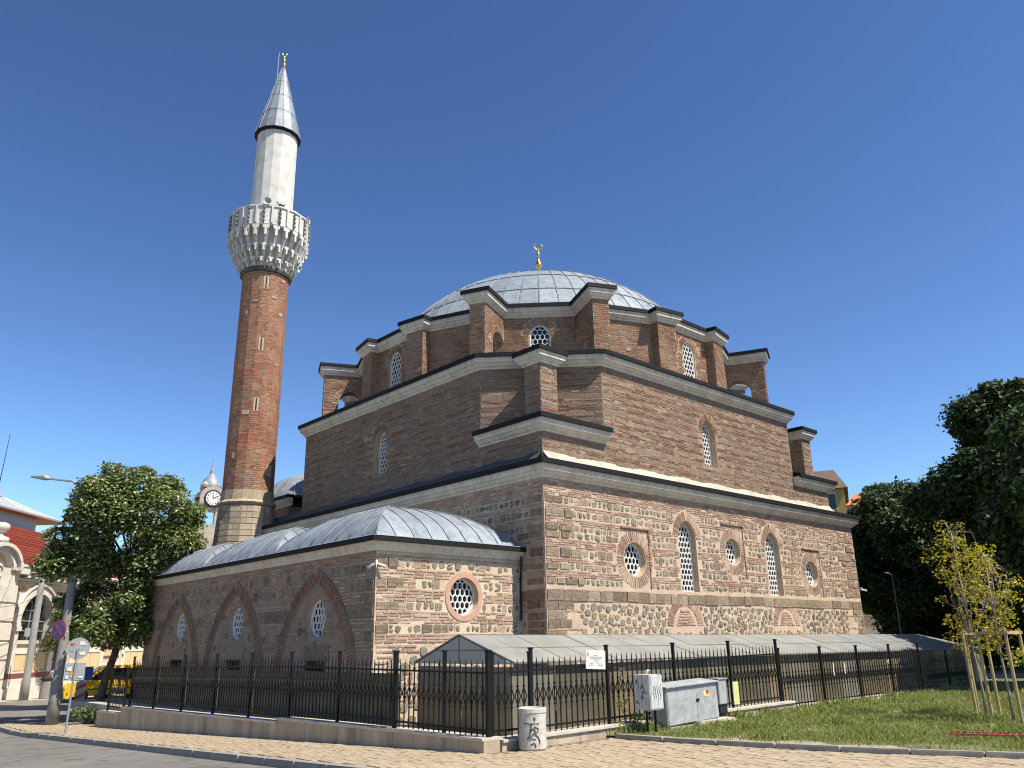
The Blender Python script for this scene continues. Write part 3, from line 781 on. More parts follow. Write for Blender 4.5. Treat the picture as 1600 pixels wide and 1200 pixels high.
# --- drum
ZD0,ZD=10.3,12.66
db=MB(); Bd=[]; dwin=[]
for i in range(NR):
    F_=Frame(DR[i],DR[(i+1)%NR]); mid=R(22.5*(i+1)); holes=[]
    if i%2==1: holes=[arch_outline(F_.L/2,10.95,12.0,.36,1.05)]; dwin.append((F_,holes[0],math.degrees(mid)))
    wall_face(db,F_,[(0,ZD0),(F_.L,ZD0),(F_.L,ZD),(0,ZD)],holes,.3)
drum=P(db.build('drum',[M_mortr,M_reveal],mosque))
def brick_courses(F,u0,u1,v0,v1,excl,out,pitch=.072,hh=.047,lo=.15,hi=.3):
    v=v1-pitch
    while v>v0:
        course(F,u0,u1,v,hh,lo,hi,.02,excl,out,proud=(.006,.016),skip=.01); v-=pitch
for i in range(NR):
    F_=Frame(DR[i],DR[(i+1)%NR])
    if F_.N.dot(Vector((-.7,-.7,0)))<-.35: continue
    e=in_arch(F_.L/2,10.95,12.0,.36,.28,1.05) if i%2==1 else (lambda u,v:False)
    random.seed(200+i); brick_courses(F_,.02,F_.L-.02,10.55,ZD,e,Bd)
    if i%2==1: arch_bricks(F_,F_.L/2,12.0,.36,.26,1.05,9,Bd,proud=.012,fill=.55)
emit(Bd,'brick',M_brickd,drum,5,'brickwork')
for F_,o,a in dwin:
    if F_.N.dot(Vector((-.7,-.7,0)))>-.3: P(window(F_,o,.1,mosque,.17,.036))
# pilasters beside the cardinal windows
pil_polys=[]
for card in (0,90,180,270):
    for sgn in (-1,1):
        t=R(card+sgn*11.25); er=Vector((math.cos(t),math.sin(t))); et=Vector((-er.y,er.x)); c=Vector(C0)+er*RD
        q=[c-et*.42-er*.25,c-et*.42+er*.27,c+et*.42+er*.27,c+et*.42-er*.25]; q=[tuple(p) for p in q]
        if area(q)<0: q=q[::-1]
        pil_polys.append((q,er))
for q,er in pil_polys:
    pb=MB(); pb.prism(q,10.4,ZD); o=P(pb.build('pilaster',M_mortr,mosque))
    if er.dot(Vector((-.7,-.7)))>-.3:
        Bp=[]
        for i in range(4):
            F_=Frame(q[i],q[(i+1)%4])
            if F_.N.to_2d().dot(er)>-.5: brick_courses(F_,.005,F_.L-.005,10.55,ZD,lambda u,v:False,Bp)
        emit(Bp,'brick',M_brickd,o,0,'brickwork')
# flying piers at the octagon corners
pier_polys=[]
def pier(p0,p1,th,visible):
    a=Vector(p0); d=(Vector(p1)-a); ln=d.length; d/=ln; nrm=Vector((d.y,-d.x))
    A0=a+nrm*th/2; F_=Frame(tuple(A0),tuple(A0+d*ln)); z0=10.5; pl=.62
    # side outline with an arched passage
    r=min(.62,(ln-pl)*.5); cu=pl+r; sp=11.45
    op=[(pl,z0+.001)]+[(cu-r*math.cos(math.pi*i/10),sp+1.0*r*math.sin(math.pi*i/10)) for i in range(11)]+[(pl+2*r,z0+.001)]
    outer=[(0,z0),(pl,z0)]+op[1:-1]+[(pl+2*r,z0),(ln,z0),(ln,ZD),(0,ZD)]
    mb=MB(); wall_face(mb,F_,outer)
    F2=Frame(tuple(A0-nrm*th+d*ln),tuple(A0-nrm*th)); wall_face(mb,F2,[(ln-u,v) for u,v in outer][::-1])
    mb.add([F_.p(0,z0,0),F_.p(0,ZD,0),F_.p(0,ZD,-th),F_.p(0,z0,-th)],[(0,1,2,3)])
    n=len(op); mb.add([F_.p(u,v,0) for u,v in op]+[F_.p(u,v,-th) for u,v in op],[(i,i+1,n+i+1,n+i) for i in range(n-1)])
    o=P(mb.build('flying_pier',M_mortr,mosque))
    q=[tuple(a+nrm*th/2),tuple(a+nrm*th/2+d*ln),tuple(a-nrm*th/2+d*ln),tuple(a-nrm*th/2)]
    if visible:
        Bp=[]
        e=lambda u,v:(pl-.0<u<pl+2*r and v<sp) or (v>=sp and math.hypot(u-cu,v-sp)<r+.22)
        brick_courses(F_,.01,ln-.02,z0+.05,ZD,e,Bp)
        brick_courses(F2,.02,ln-.01,z0+.05,ZD,lambda u,v:e(ln-u,v),Bp)
        ring_bricks(F_,(cu,sp),r+.02,r+.2,.05,math.pi-.05,16,Bp,fill=.6); ring_bricks(F2,(ln-cu,sp),r+.02,r+.2,.05,math.pi-.05,16,Bp,fill=.6)
        F3=Frame(tuple(A0-nrm*th),tuple(A0)); brick_courses(F3,.005,th-.005,z0+.05,ZD,lambda u,v:False,Bp)
        emit(Bp,'brick',M_brickd,o,0,'brickwork')
    return q,d
tops=[]
for (cx,cy,sx,sy,vis) in ((0,0,1,1,True),(LX,0,-1,1,True),(LX,LX,-1,-1,False),(0,LX,1,-1,True)):
    g=lambda a,b:(cx+sx*a,cy+sy*b)
    tops.append(pier(g(.9,3.86),g(2.42,4.58),.58,vis)); tops.append(pier(g(3.86,.9),g(4.58,2.42),.58,vis))
# drum cornice runs round the drum, breaking forward over pilasters and piers
def merged_outline():
    """angular sweep of the union of drum, pilasters and piers -> ccw polyline with true corners"""
    polys=[DR]+[q for q,_ in pil_polys]+[q for q,_ in tops]
    polys=[p if area(p)>0 else p[::-1] for p in polys]
    segs=[]
    for pi,p in enumerate(polys):
        n=len(p)
        for i in range(n):
            a,b=Vector(p[i]),Vector(p[(i+1)%n]); cuts=[0.,1.]
            for qi,q in enumerate(polys):
                if qi==pi: continue
                for j in range(len(q)):
                    c,d=Vector(q[j]),Vector(q[(j+1)%len(q)]); r_=b-a; s_=d-c; den=r_.x*s_.y-r_.y*s_.x
                    if abs(den)<1e-9: continue
                    t=((c-a).x*s_.y-(c-a).y*s_.x)/den; w=((c-a).x*r_.y-(c-a).y*r_.x)/den
                    if 0<t<1 and 0<=w<=1: cuts.append(t)
            cuts.sort()
            for t0,t1 in zip(cuts,cuts[1:]):
                if t1-t0<1e-6: continue
                m_=a+(b-a)*((t0+t1)/2)
                if any(inside(q,m_.x,m_.y) for qi,q in enumerate(polys) if qi!=pi): continue
                segs.append((a+(b-a)*t0,a+(b-a)*t1))
    out=[segs.pop(0)]
    start=out[0][0]
    while True:
        e=out[-1][1]; k=min(range(len(segs)),key=lambda i:(segs[i][0]-e).length) if segs else None
        if k is None or (segs[k][0]-e).length>.02 or (e-start).length<.005: break
        out.append(segs.pop(k))
    pts=[tuple(s[0]) for s in out]; res=[]
    for i,p in enumerate(pts):
        if (Vector(p)-Vector(pts[i-1])).length>.01: res.append(p)
    return res
DOUT=merged_outline()
# start the chain on the outside (drop it if it closed on an inner loop)
cornice(DOUT, ZD, k=.72)
tp=MB(); o=offset_path(DOUT,.2); polys=[Vector((a,b,0)) for a,b in o]
for t in tessellate_polygon([polys]):
    a,b,c_=(polys[i] for i in t); t=t if (b-a).cross(c_-a).z>0 else t[::-1]
    tp.add([(*polys[i].to_2d(),ZD+.49) for i in t],[(0,1,2)])
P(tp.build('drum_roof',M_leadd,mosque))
# --- dome with lead panels
ZCN,RS=9.0,8.4
phi0=math.asin((ZD+.47-ZCN)/RS)
dm=MB(); dm.lathe([(RS*.995*math.cos(phi0+(math.pi/2-phi0)*k/14),ZCN+RS*.995*math.sin(phi0+(math.pi/2-phi0)*k/14)) for k in range(14)]+[(.02,ZCN+RS*.995)],60,(h,h,0))
dome=P(dm.build('dome',M_leadd,mosque,smooth=True))
NS=60; cuts=[phi0+.004]+[phi0+(R(86)-phi0)*k/5 for k in (1,2,3,4,5)]
for k in range(5):
    pm=MB(); a0,a1=cuts[k]+.002,cuts[k+1]+.004; dt=2*math.pi/NS; vs=[]; fs=[]; nu,nv=3,4
    for j in range(nv+1):
        ph=a0+(a1-a0)*j/nv; rr=RS*(1.0035 if j<nv else 1.0015)
        if j==0: rr=RS*1.0055
        for i in range(nu+1):
            t=dt*(.03+.94*i/nu)-dt/2; vs.append((rr*math.cos(ph)*math.cos(t),rr*math.cos(ph)*math.sin(t),rr*math.sin(ph)))
    for j in range(nv):
        for i in range(nu): fs.append((j*4+i,j*4+i+1,j*4+i+5,j*4+i+4))
    pm.add(vs,fs)
    pm.add([vs[i] for i in range(4)]+[tuple(c*.994 for c in vs[i]) for i in range(4)],[(4+i,5+i,1+i,i) for i in range(3)])
    # rolled seam on one edge
    seam=[]
    for j in range(nv+1):
        ph=a0+(a1-a0)*j/nv
        seam.append(Vector((RS*1.005*math.cos(ph)*math.cos(dt/2),RS*1.005*math.cos(ph)*math.sin(dt/2),RS*1.005*math.sin(ph))))
    pm.tube(seam,.016,4)
    me=pm.mesh('lead_panel',M_lead); me.polygons.foreach_set('use_smooth',[True]*len(me.polygons))
    for i in range(NS):
        o=put('lead_panel',me,dome); o.location=(h,h,ZCN); o.rotation_euler.z=dt*i
        o.scale=(1,1,1)
fb=MB(); za=ZCN+RS
fb.lathe([(r_*1.25,za+(z_-za)*1.75) for r_,z_ in [(.3,za-.05),(.26,za+.04),(.1,za+.1),(.07,za+.2),(.17,za+.3),(.19,za+.36),(.15,za+.43),(.06,za+.5),(.05,za+.58),(.13,za+.66),(.14,za+.71),(.1,za+.77),(.045,za+.84),(.04,za+.95),(.08,za+1.0),(.03,za+1.06),(.02,za+1.2)]],14,(h,h,0))
def crescent(mb,c,r,dirv):
    pts=[];rad=[]
    for i in range(13):
        t=R(-60)-R(300)*(i/12)+R(0); t=R(90)+R(40)+R(280)*i/12
        pts.append(Vector(c)+Vector(dirv)*(r*math.cos(t))+Z*(r*math.sin(t)+r)); rad.append(.006+.035*math.sin(math.pi*i/12))
    mb.tube(pts,rad,6)
crescent(fb,(h,h,za+2.02),.19,(.74,-.67,0))
P(fb.build('finial',M_gold,mosque,smooth=True))
# --- entrance porch at the far end with its small dome
pq=[(1.6,LX+.02),(16.4,LX+.02),(16.4,LX+6),(1.6,LX+6)]
pw=MB(); pw.prism(pq,-1,7.65); porch=P(pw.build('porch_wall',M_mortd,mosque))
Bp=[]; F_=Frame((1.6,LX+6),(1.6,LX)); random.seed(5); brick_courses(F_,.02,F_.L,6.3,7.63,lambda u,v:False,Bp); emit(Bp,'brick',M_brickt,porch,0,'brickwork')
cornice([(16.4,LX+6),(1.6,LX+6),(1.6,LX-.3)],7.65,closed=False,k=.8)
for cx in (4.1,9,13.9):
    d=MB(); prof=[(2.25*math.cos(t),8.05+1.75*math.sin(t)) for t in [math.pi/2*k/9 for k in range(9)]]+[(.03,9.8)]
    d.lathe([(2.4,8.0)]+prof,24,(cx,LX+3,0)); o=P(d.build('porch_dome',M_lead,mosque,smooth=True))
    sm=MB()
    for i in range(24):
        t=2*math.pi*i/24; sm.tube([(cx+r*1.01*math.cos(t),LX+3+r*1.01*math.sin(t),z+.01) for r,z in prof],.02,4)
    sm.build('seam',M_lead,o)
pf=MB(); pf.lathe([(.12,9.75),(.05,9.9),(.1,10.05),(.04,10.2),(.08,10.35),(.02,10.5),(.015,10.9)],10,(4.1,LX+3,0)); P(pf.build('finial',M_corn,mosque))
pr=MB(); pr.box(1.5,16.5,LX-.0,LX+6.1,8.12,8.2); P(pr.build('porch_roof',M_leadd,mosque))

# ================================================================ MINARET
MX,MY=-.55,17.62
minaret=thing('minaret','tall red brick minaret with white balcony and grey pointed cap','minaret',(MX,MY,0))
def ngon(r,n=16,a=0.0): return [(r*math.cos(2*math.pi*(i+a)/n),r*math.sin(2*math.pi*(i+a)/n)) for i in range(n)]
def facet(z0,z1,r0,r1,n=16,a=.5): 
    mb=MB(); p0,p1=ngon(r0,n,a),ngon(r1,n,a)
    mb.add([(x,y,z0) for x,y in p0]+[(x,y,z1) for x,y in p1],[(i,(i+1)%n,n+(i+1)%n,n+i) for i in range(n)]+[tuple(range(n,2*n)),tuple(range(n-1,-1,-1))]); return mb
# stone foot, 12 sides, drawn in like a shoulder
prof=[(1.6,-1.2),(1.52,3.6),(1.38,4.7),(1.25,5.6),(1.18,6.4),(1.15,7.28)]
mb=MB(); mb.lathe(prof,16,a0=math.pi/16); foot=mb.build('stone_base',M_mort,minaret)
pcs=[]; random.seed(41)
for k in range(13):
    z0=4.0+k*.25; z1=z0+.24
    rr=lambda z: np.interp(z,[p[1] for p in prof],[p[0] for p in prof])
    n=16
    for i in range(n):
        t0,t1=2*math.pi*(i+.5)/n,2*math.pi*(i+1.5)/n
        a0,a1=(rr(z0)+.012),(rr(z1)+.012); j=random.uniform(0,.02)
        f=random.choice((0,.5,.35)); parts=[(0,1)] if f==0 else [(0,f),(f,1)]
        for q0,q1 in parts:
            def pt(r,q,z):
                A_=Vector((math.cos(t0),math.sin(t0),0)); B_=Vector((math.cos(t1),math.sin(t1),0)); v=A_+(B_-A_)*q; return v*r+Z*z
            e=.012
            v=[pt(a0-.05,q0+e,z0+.01),pt(a0-.05,q1-e,z0+.01),pt(a1-.05,q1-e,z1-.01),pt(a1-.05,q0+e,z1-.01),pt(a0+j,q0+e,z0+.01),pt(a0+j,q1-e,z0+.01),pt(a1+j,q1-e,z1-.01),pt(a1+j,q0+e,z1-.01)]
            w=v[4]+Vector((MX,MY,0)); ang=(t0+t1)/2; nd=Vector((math.cos(ang),math.sin(ang),0))
            pcs.append(Piece(v,FB,10/(w-CAM).length*(1 if nd.dot(CAM-w)>0 else .1)))
emit(pcs,'stone',M_lime,foot,90,'ashlar_work')
mb=MB(); mb.lathe([(1.15,7.3),(1.22,7.36),(1.25,7.42),(1.17,7.48),(1.12,7.54)],16,a0=math.pi/16); mb.build('ledge',M_lime,minaret)
facet(7.5,7.95,1.13,1.1).build('stone_collar',M_lime,minaret)
ZB=18.02
shaft=facet(7.9,ZB,1.065,1.045).build('shaft',M_mortr,minaret)
Bm=[]; random.seed(42)
slits=[(-1,9.0)]
for i in range(16):
    t0,t1=2*math.pi*(i+.5)/16,2*math.pi*(i+1.5)/16
    v=7.97
    while v<ZB-.06:
        r=1.065-.02*(v-7.9)/(ZB-7.9)
        F_=Frame((r*math.cos(t0),r*math.sin(t0)),(r*math.cos(t1),r*math.sin(t1)))
        course(F_,-.004,F_.L+.004,v,.062,.13,.3,.02,lambda u,v:False,Bm,proud=(.006,.014),st=.0)
        v+=.088
Bm=[p for p in Bm]
emit(Bm,'brick',M_brickm,shaft,0,'brickwork')
# pale repair stones and slit lights on the facets that face the street
va=math.atan2(CAM.y-MY,CAM.x-MX)
def facet_frame(ang,r=1.062):
    i=round((ang/(2*math.pi))*16-1); t0,t1=2*math.pi*(i+.5)/16,2*math.pi*(i+1.5)/16
    return Frame((r*math.cos(t0),r*math.sin(t0)),(r*math.cos(t1),r*math.sin(t1)))
for da,z,w,hh in ((.1,17.3,.26,.07),(.5,16.75,.26,.1),(-.35,16.5,.24,.09),(-.85,15.9,.1,.2),(.75,17.7,.2,.1),(.65,13.6,.22,.12),(-.9,9.3,.14,.25),(.95,8.6,.3,.45),(.9,16.0,.2,.15),(-.2,11.2,.3,.2)):
    F_=facet_frame(va+da); mb=MB(); mb.fbox(F_,.21-w/2,.21+w/2,z,z+hh,0,.022); mb.build('stone',M_lime,minaret)
for da,z in ((-.05,17.2),(-.05,14.2),(-.05,11.4)):
    F_=facet_frame(va+da); mb=MB(); mb.fbox(F_,.18,.24,z,z+.52,0,.019); mb.build('slit_window',M_glass,minaret)
    mb=MB()
    for u in (.1,.24): mb.fbox(F_,u,u+.08,z-.05,z+.57,0,.017)
    mb.build('slit_jamb',M_reveal,minaret)
mb=MB(); mb.lathe([(1.05,ZB),(1.16,ZB+.03),(1.2,ZB+.14),(1.16,ZB+.24),(1.1,ZB+.28)],16,a0=math.pi/16); mb.build('dark_ring',plain('weathered_ring',(.1,.09,.075),.9,var=.4,scale=5),minaret)
# muqarnas corbel: three tiers of niches
cz=[(ZB+.26,1.12),(ZB+.62,1.26),(ZB+1.2,1.5),(ZB+2.0,1.74)]
mb=MB(); mb.lathe([(r-.05-.13*(z>ZB+.5),z) for z,r in cz],32); corb=mb.build('balcony_corbel',M_marble,minaret)
for k in range(3):
    (za_,ra),(zb_,rb_)=cz[k],cz[k+1]; n=(20,28,24)[k]; mbm=MB(); hh=zb_-za_
    # one tapering pendant: narrow foot, wide head, pointed drop below
    w0,w1=((.05,.11),(.03,.085),(.035,.12))[k]
    pts=[(ra-.08,-w0,0),(ra+.03,-w0,0),(ra+.03,w0,0),(ra-.08,w0,0)]
    top=[(rb_-.12,-w1,hh*.8),(rb_+.04,-w1,hh*.8),(rb_+.04,w1,hh*.8),(rb_-.12,w1,hh*.8)]
    mbm.hexa([pts[1],pts[2],pts[3],pts[0],top[1],top[2],top[3],top[0]]); mbm.box(rb_-.02,rb_+.1,-w1*.45,w1*.45,hh*.35,hh*.8)
    mbm.add([(rb_-.14,-w1*1.2,hh*.8),(rb_+.07,-w1*1.2,hh*.8),(rb_+.07,w1*1.2,hh*.8),(rb_-.14,w1*1.2,hh*.8),(rb_-.1,-w1*1.2,hh),(rb_+.07,-w1*1.2,hh),(rb_+.07,w1*1.2,hh),(rb_-.1,w1*1.2,hh)],[(4,5,6,7),(0,1,5,4),(1,2,6,5),(2,3,7,6),(3,2,1,0)])
    mbm.add([(ra+.03,-w0*1.3,.0),(ra+.03,w0*1.3,0),(ra-.05,w0*1.3,0),(ra-.05,-w0*1.3,0),(ra+.02,0,-.24)],[(0,1,2,3),(1,0,4),(2,1,4),(3,2,4),(0,3,4)])
    me=mbm.mesh('pendant',M_marble)
    for i in range(n):
        o=put('pendant',me,corb); o.location=(0,0,za_); o.rotation_euler.z=2*math.pi*(i+(.5 if k%2 else 0))/n
zp=ZB+2.0
mb=MB(); mb.lathe([(1.5,zp),(1.8,zp),(1.83,zp+.06),(1.79,zp+.1),(1.79,zp+.93),(1.84,zp+.95),(1.84,zp+1.03),(1.68,zp+1.03),(1.68,zp+.05),(.9,zp+.05)],16,a0=math.pi/16); par=mb.build('balcony_parapet',M_marble,minaret)
mb=MB(); mb.hexa([(1.72,-.24,.18),(1.765,-.24,.18),(1.765,.24,.18),(1.72,.24,.18),(1.72,-.24,.85),(1.765,-.24,.85),(1.765,.24,.85),(1.72,.24,.85)])
frame_rib=MB()
frame_rib.box(1.74,1.84,-.04,.04,.1,.94)
me=frame_rib.mesh('panel_rib',M_marble)
M_fix=plain('lamp_fitting',(.16,.16,.15),.5,var=.2)
fx=MB(); fx.box(1.8,1.83,-.018,.018,.05,.98)
for z_ in (.2,.42,.64,.86): fx.lathe([(.03,0),(.055,.03),(.055,.12),(.02,.14)],8,(1.86,0,z_-.07))
fme=fx.mesh('light_string',M_fix)
for i in range(16):
    o=put('panel_rib',me,par); o.location=(0,0,zp); o.rotation_euler.z=2*math.pi*i/16
    o=put('light_string',fme,par); o.location=(0,0,zp-.02); o.rotation_euler.z=2*math.pi*(i+.5)/16
horn=MB(); horn.lathe([(.03,-.22),(.05,-.1),(.17,.08),(.185,.1),(.17,.09),(.05,-.02)],14,ax=(1,0,0))
hme=horn.mesh('loudspeaker',plain('speaker_grey',(.42,.42,.38),.5))
for da in (-.12,1.25,-2.0):
    o=put('loudspeaker',hme,minaret); t=va+da; o.location=(1.76*math.cos(t),1.76*math.sin(t),zp+1.17); o.rotation_euler.z=t
# upper shaft with doorway
zu0,zu1=zp+.05,25.72
ush=facet(zu0,zu1,.99,.97); us=ush.build('upper_shaft',M_marble,minaret)
F_=facet_frame(va+.25,.99); mb=MB(); mb.fbox(F_,.04,.36,zp+.05,zp+1.62,-.05,.012); mb.build('doorway',M_glass,minaret)
mb=MB(); mb.fbox(F_,.0,.045,zp+.05,zp+1.7,0,.03); mb.fbox(F_,.355,.4,zp+.05,zp+1.7,0,.03)
mb.add([F_.p(0,zp+1.62,.03),F_.p(.4,zp+1.62,.03),F_.p(.4,zp+1.72,.03),F_.p(.2,zp+1.82,.03),F_.p(0,zp+1.72,.03)],[(0,1,2,3,4)]); mb.build('door_frame',M_marble,minaret)
mb=MB(); mb.lathe([(.96,zu1-.02),(1.1,zu1),(1.13,zu1+.05),(1.11,zu1+.1),(1.0,zu1+.13)],16,a0=math.pi/16); mb.build('eaves_ring',M_flash,minaret)
cone=facet(zu1+.1,30.0,1.08,.07).build('cap',M_leadd,minaret)
for k in range(4):
    z0=zu1+.1+(30-zu1-.1)*[0,.28,.53,.77][k]; z1=zu1+.1+(30-zu1-.1)*[.28,.53,.77,1][k]; rr=lambda z:1.08+(.07-1.08)*(z-zu1-.1)/(30-zu1-.1)
    pm=MB(); a=math.pi/8; e=.012
    t0,t1=-a/2+.01,a/2-.01; r0,r1=rr(z0)+.03,rr(z1)+.018
    pm.add([(r0*math.cos(t0),r0*math.sin(t0),z0),(r0*math.cos(t1),r0*math.sin(t1),z0),(r1*math.cos(t1),r1*math.sin(t1),z1),(r1*math.cos(t0),r1*math.sin(t0),z1)],[(0,1,2,3)])
    pm.tube([(r0*math.cos(a/2)+.0,r0*math.sin(a/2),z0),(r1*math.cos(a/2),r1*math.sin(a/2),z1)],.02,4)
    me=pm.mesh('lead_panel',M_lead)
    for i in range(16): o=put('lead_panel',me,cone); o.rotation_euler.z=2*math.pi*i/16
fb=MB(); fb.lathe([(.09,29.9),(.05,30.05),(.1,30.17),(.1,30.23),(.04,30.32),(.035,30.38),(.085,30.47),(.04,30.57),(.03,30.64),(.06,30.7),(.02,30.76),(.015,30.86)],12)
crescent(fb,(0,0,30.8),.11,(.74,-.67,0)); fb.build('finial',M_gold,minaret,smooth=True)
mb=MB(); mb.tube([(-.22,.2,28.6),(-.22,.2,31.0)],.012,5); mb.build('lightning_rod',M_corn,minaret)

# ================================================================ ANNEX WITH THREE LEAD VAULTS
AX,AY0,AY1=-4.65,1.0,16.1; ZA=3.78
annex=thing('annex','low brick side wing with three rounded lead vaults and pointed blind arches','annex',(AX,AY0,0))
_pa=Matrix.Translation((-AX,-AY0,0))
def Q(o): o.matrix_parent_inverse=_pa; return o
FE=Frame((AX,AY0),(0,AY0)); FS=Frame((AX,AY1),(AX,AY0)); LS=AY1-AY0
arches=[(13.0,2.02),(8.5,2.02),(3.7,2.02)]       # along y
ocS=[(AY1-y,2.3,.47) for y in (12.85,8.45,3.68)]
ocE=(AX*-1-1.98,2.77,.47)
wb=MB()
hE=circle(*ocE); hS=[circle(*o) for o in ocS]
wall_face(wb,FE,[(0,-.5),(-AX,-.5),(-AX,ZA),(0,ZA)],[hE],.3)
wall_face(wb,FS,[(0,-1.3),(LS,-1.3),(LS,ZA),(0,ZA)],hS,.32,2)
wall_face(wb,Frame((0,AY1),(AX,AY1)),[(0,-1.3),(-AX,-1.3),(-AX,ZA),(0,ZA)])
M_morts=mortar_mat('mortar_rose',(.31,.22,.15),(.38,.275,.195),(.45,.335,.24))
aw=Q(wb.build('wall',[M_morta,M_reveal,M_morts],annex))
Ba,Ca,Aa=[],[],[]; B,Cb,As=Ba,Ca,Aa
random.seed(61)
exE=in_circ(ocE[0],ocE[1],ocE[2]+.17)
v=ZA-.06
for kind,q in [('b',1),('s',.22),('b',3),('s',.23),('b',4),('s',.2),('b',4),('s',.2),('b',3)]:
    if kind=='b':
        for _ in range(q): v-=.075; course(FE,.02,-AX-.02,v,.047,.15,.4,.03,exE,Ba,skip=.08)
    else: v-=q+.02; stone_row(FE,.02,-AX-.02,v,q,exE,Ba,Ca,Aa,.5,0,pv=.06,dens=.9)
rubble(FE,.35,-AX-.05,-.2,v-.02,exE,Ca,.05,.15,700)
for k in range(14): course(FE,.05+(k%3)*.02,random.uniform(.5,1.6),v-.1-k*.12,.042,.15,.4,.025,exE,Ba)
rbm=MB(); n=32
def ringmesh(F,c,r0,r1,w,mbx,n=36):
    for i in range(n):
        t0,t1=2*math.pi*i/n,2*math.pi*(i+1)/n
        q=[(c[0]+r0*math.cos(t0),c[1]+r0*math.sin(t0)),(c[0]+r1*math.cos(t0),c[1]+r1*math.sin(t0)),(c[0]+r1*math.cos(t1),c[1]+r1*math.sin(t1)),(c[0]+r0*math.cos(t1),c[1]+r0*math.sin(t1))]
        mbx.add([F.p(a,b,w) for a,b in q]+[F.p(*q[1],-.01),F.p(*q[2],-.01)],[(0,1,2,3),(1,4,5,2)])
ringmesh(FE,ocE[:2],ocE[2],ocE[2]+.14,.02,rbm); Q(rbm.build('window_surround',plain('pink_render',(.5,.3,.2),.9,var=.12),annex))
# side wall: pointed brick arches, rubble filling
arcS=[]; Bar=[]
for i,(ya,hw) in enumerate([(13.0,1.72),(8.55,1.78),(3.75,1.82)]):
    cu=AY1-ya; vs=(.46,.48,.48)[i]; k=1.62
    arcS.append((cu,vs,hw,k))
    arch_bricks(FS,cu,vs,hw,.29,k,42,Bar,proud=.065,fill=.62)
def zone(u,v):
    z=0
    for cu,vs,hw,k in arcS:
        r,off,ang=pointed(cu,vs,hw,k); du=abs(u-cu)
        dd=math.hypot(du+off,v-vs) if v>vs else du+off
        if dd<r: return 1
        if dd<r+.33: return 2
    return z
exo=[in_circ(*o[:2],o[2]+.03) for o in ocS]
exS=lambda u,v: zone(u,v)!=0
exI=lambda u,v: zone(u,v)!=1 or any(e(u,v) for e in exo)
v=ZA-.05; random.seed(63)
pat=[('b',3),('s',.2),('b',2),('s',.24),('b',4),('a',.3),('b',4),('s',.2),('b',3),('a',.28)]*3
for kind,q in pat:
    if v<-.6: break
    if kind=='b':
        for _ in range(q): v-=.075; course(FS,.02,LS-.02,v,.048,.14,.36,.028,exS,Ba,skip=.08)
    elif kind=='s': v-=q+.02; stone_row(FS,.02,LS-.02,v,q,exS,Ba,Ca,Aa,.3,.4,pv=.2,dens=.75)
    else:
        v-=q+.02; u=.02
        while u<LS-.05:
            l=random.uniform(.3,.8); b=min(u+l,LS-.02)
            if ok(exS,[(u,v+q/2),(b,v+q/2),((u+b)/2,v+q)]): Aa.append(brick(FS,u+.01,b-.015,v+.01,v+q-.01,random.uniform(.01,.03),.012))
            u=b
rubble(FS,.3,LS-.1,-.6,3.3,exI,Ca,.05,.15,2200,.28)
for k in range(230):
    a=random.uniform(.3,LS-1.5); course(FS,a,a+random.uniform(.3,1.2),random.uniform(-.2,3.2),.04,.12,.3,.025,exI,Ba,skip=.2)
emit(Ca,'stone',M_cob,aw,160,'stonework'); emit(Aa,'stone',M_ash,aw,100,'ashlar_work'); emit(Bar,'brick',M_brickr,aw,250,'brickwork'); emit(Ba,'brick',M_brick,aw,45,'brickwork')
arm=MB()
for cu,vs,hw,k in arcS:
    r,off,ang=pointed(cu,vs,hw,k)
    for sg,c_ in ((1,cu-off),(-1,cu+off)):
        n_=22; pi=[(c_+sg*(r+.0)*math.cos(ang*i/n_),vs+(r+.0)*math.sin(ang*i/n_)) for i in range(n_+1)]; po=[(c_+sg*(r+.315)*math.cos(ang*i/n_),vs+(r+.315)*math.sin(ang*i/n_)) for i in range(n_+1)]
        po[-1]=(cu,po[-1][1]+.06)
        vs_=[FS.p(a,b,.045) for a,b in pi]+[FS.p(a,b,.045) for a,b in po]+[FS.p(a,b,-.01) for a,b in pi]+[FS.p(a,b,-.01) for a,b in po]; m_=n_+1
        fs_=[(i,m_+i,m_+i+1,i+1) for i in range(n_)]+[(2*m_+i,i,i+1,2*m_+i+1) for i in range(n_)]+[(m_+i,3*m_+i,3*m_+i+1,m_+i+1) for i in range(n_)]
        arm.add(vs_,[f if sg>0 else f[::-1] for f in fs_])
Q(arm.build('arch_band',M_morts,annex,stuff=True))
# barred basement lights with stone lintels
for i,(ya,_) in enumerate([(12.95,0),(8.5,0),(3.72,0)]):
    cu=AY1-ya+.15; mb=MB(); mb.fbox(FS,cu-.62,cu+.62,1.28,1.62,0,.035); Q(mb.build('lintel',M_ash,annex))
    mb=MB(); mb.fbox(FS,cu-.42,cu+.38,.5,1.28,.0,.01); g=Q(mb.build('basement_window',M_glass,annex))
    for k in range(6):
        mb=MB(); x=cu-.4+k*.15; mb.fbox(FS,x,x+.03,.5,1.27,.04,.07); mb.build('grille_bar',M_iron,g)
Q(window(FE,hE,.2,annex,.155,.034))
for o in hS: Q(window(FS,o,.15,annex,.17,.036))
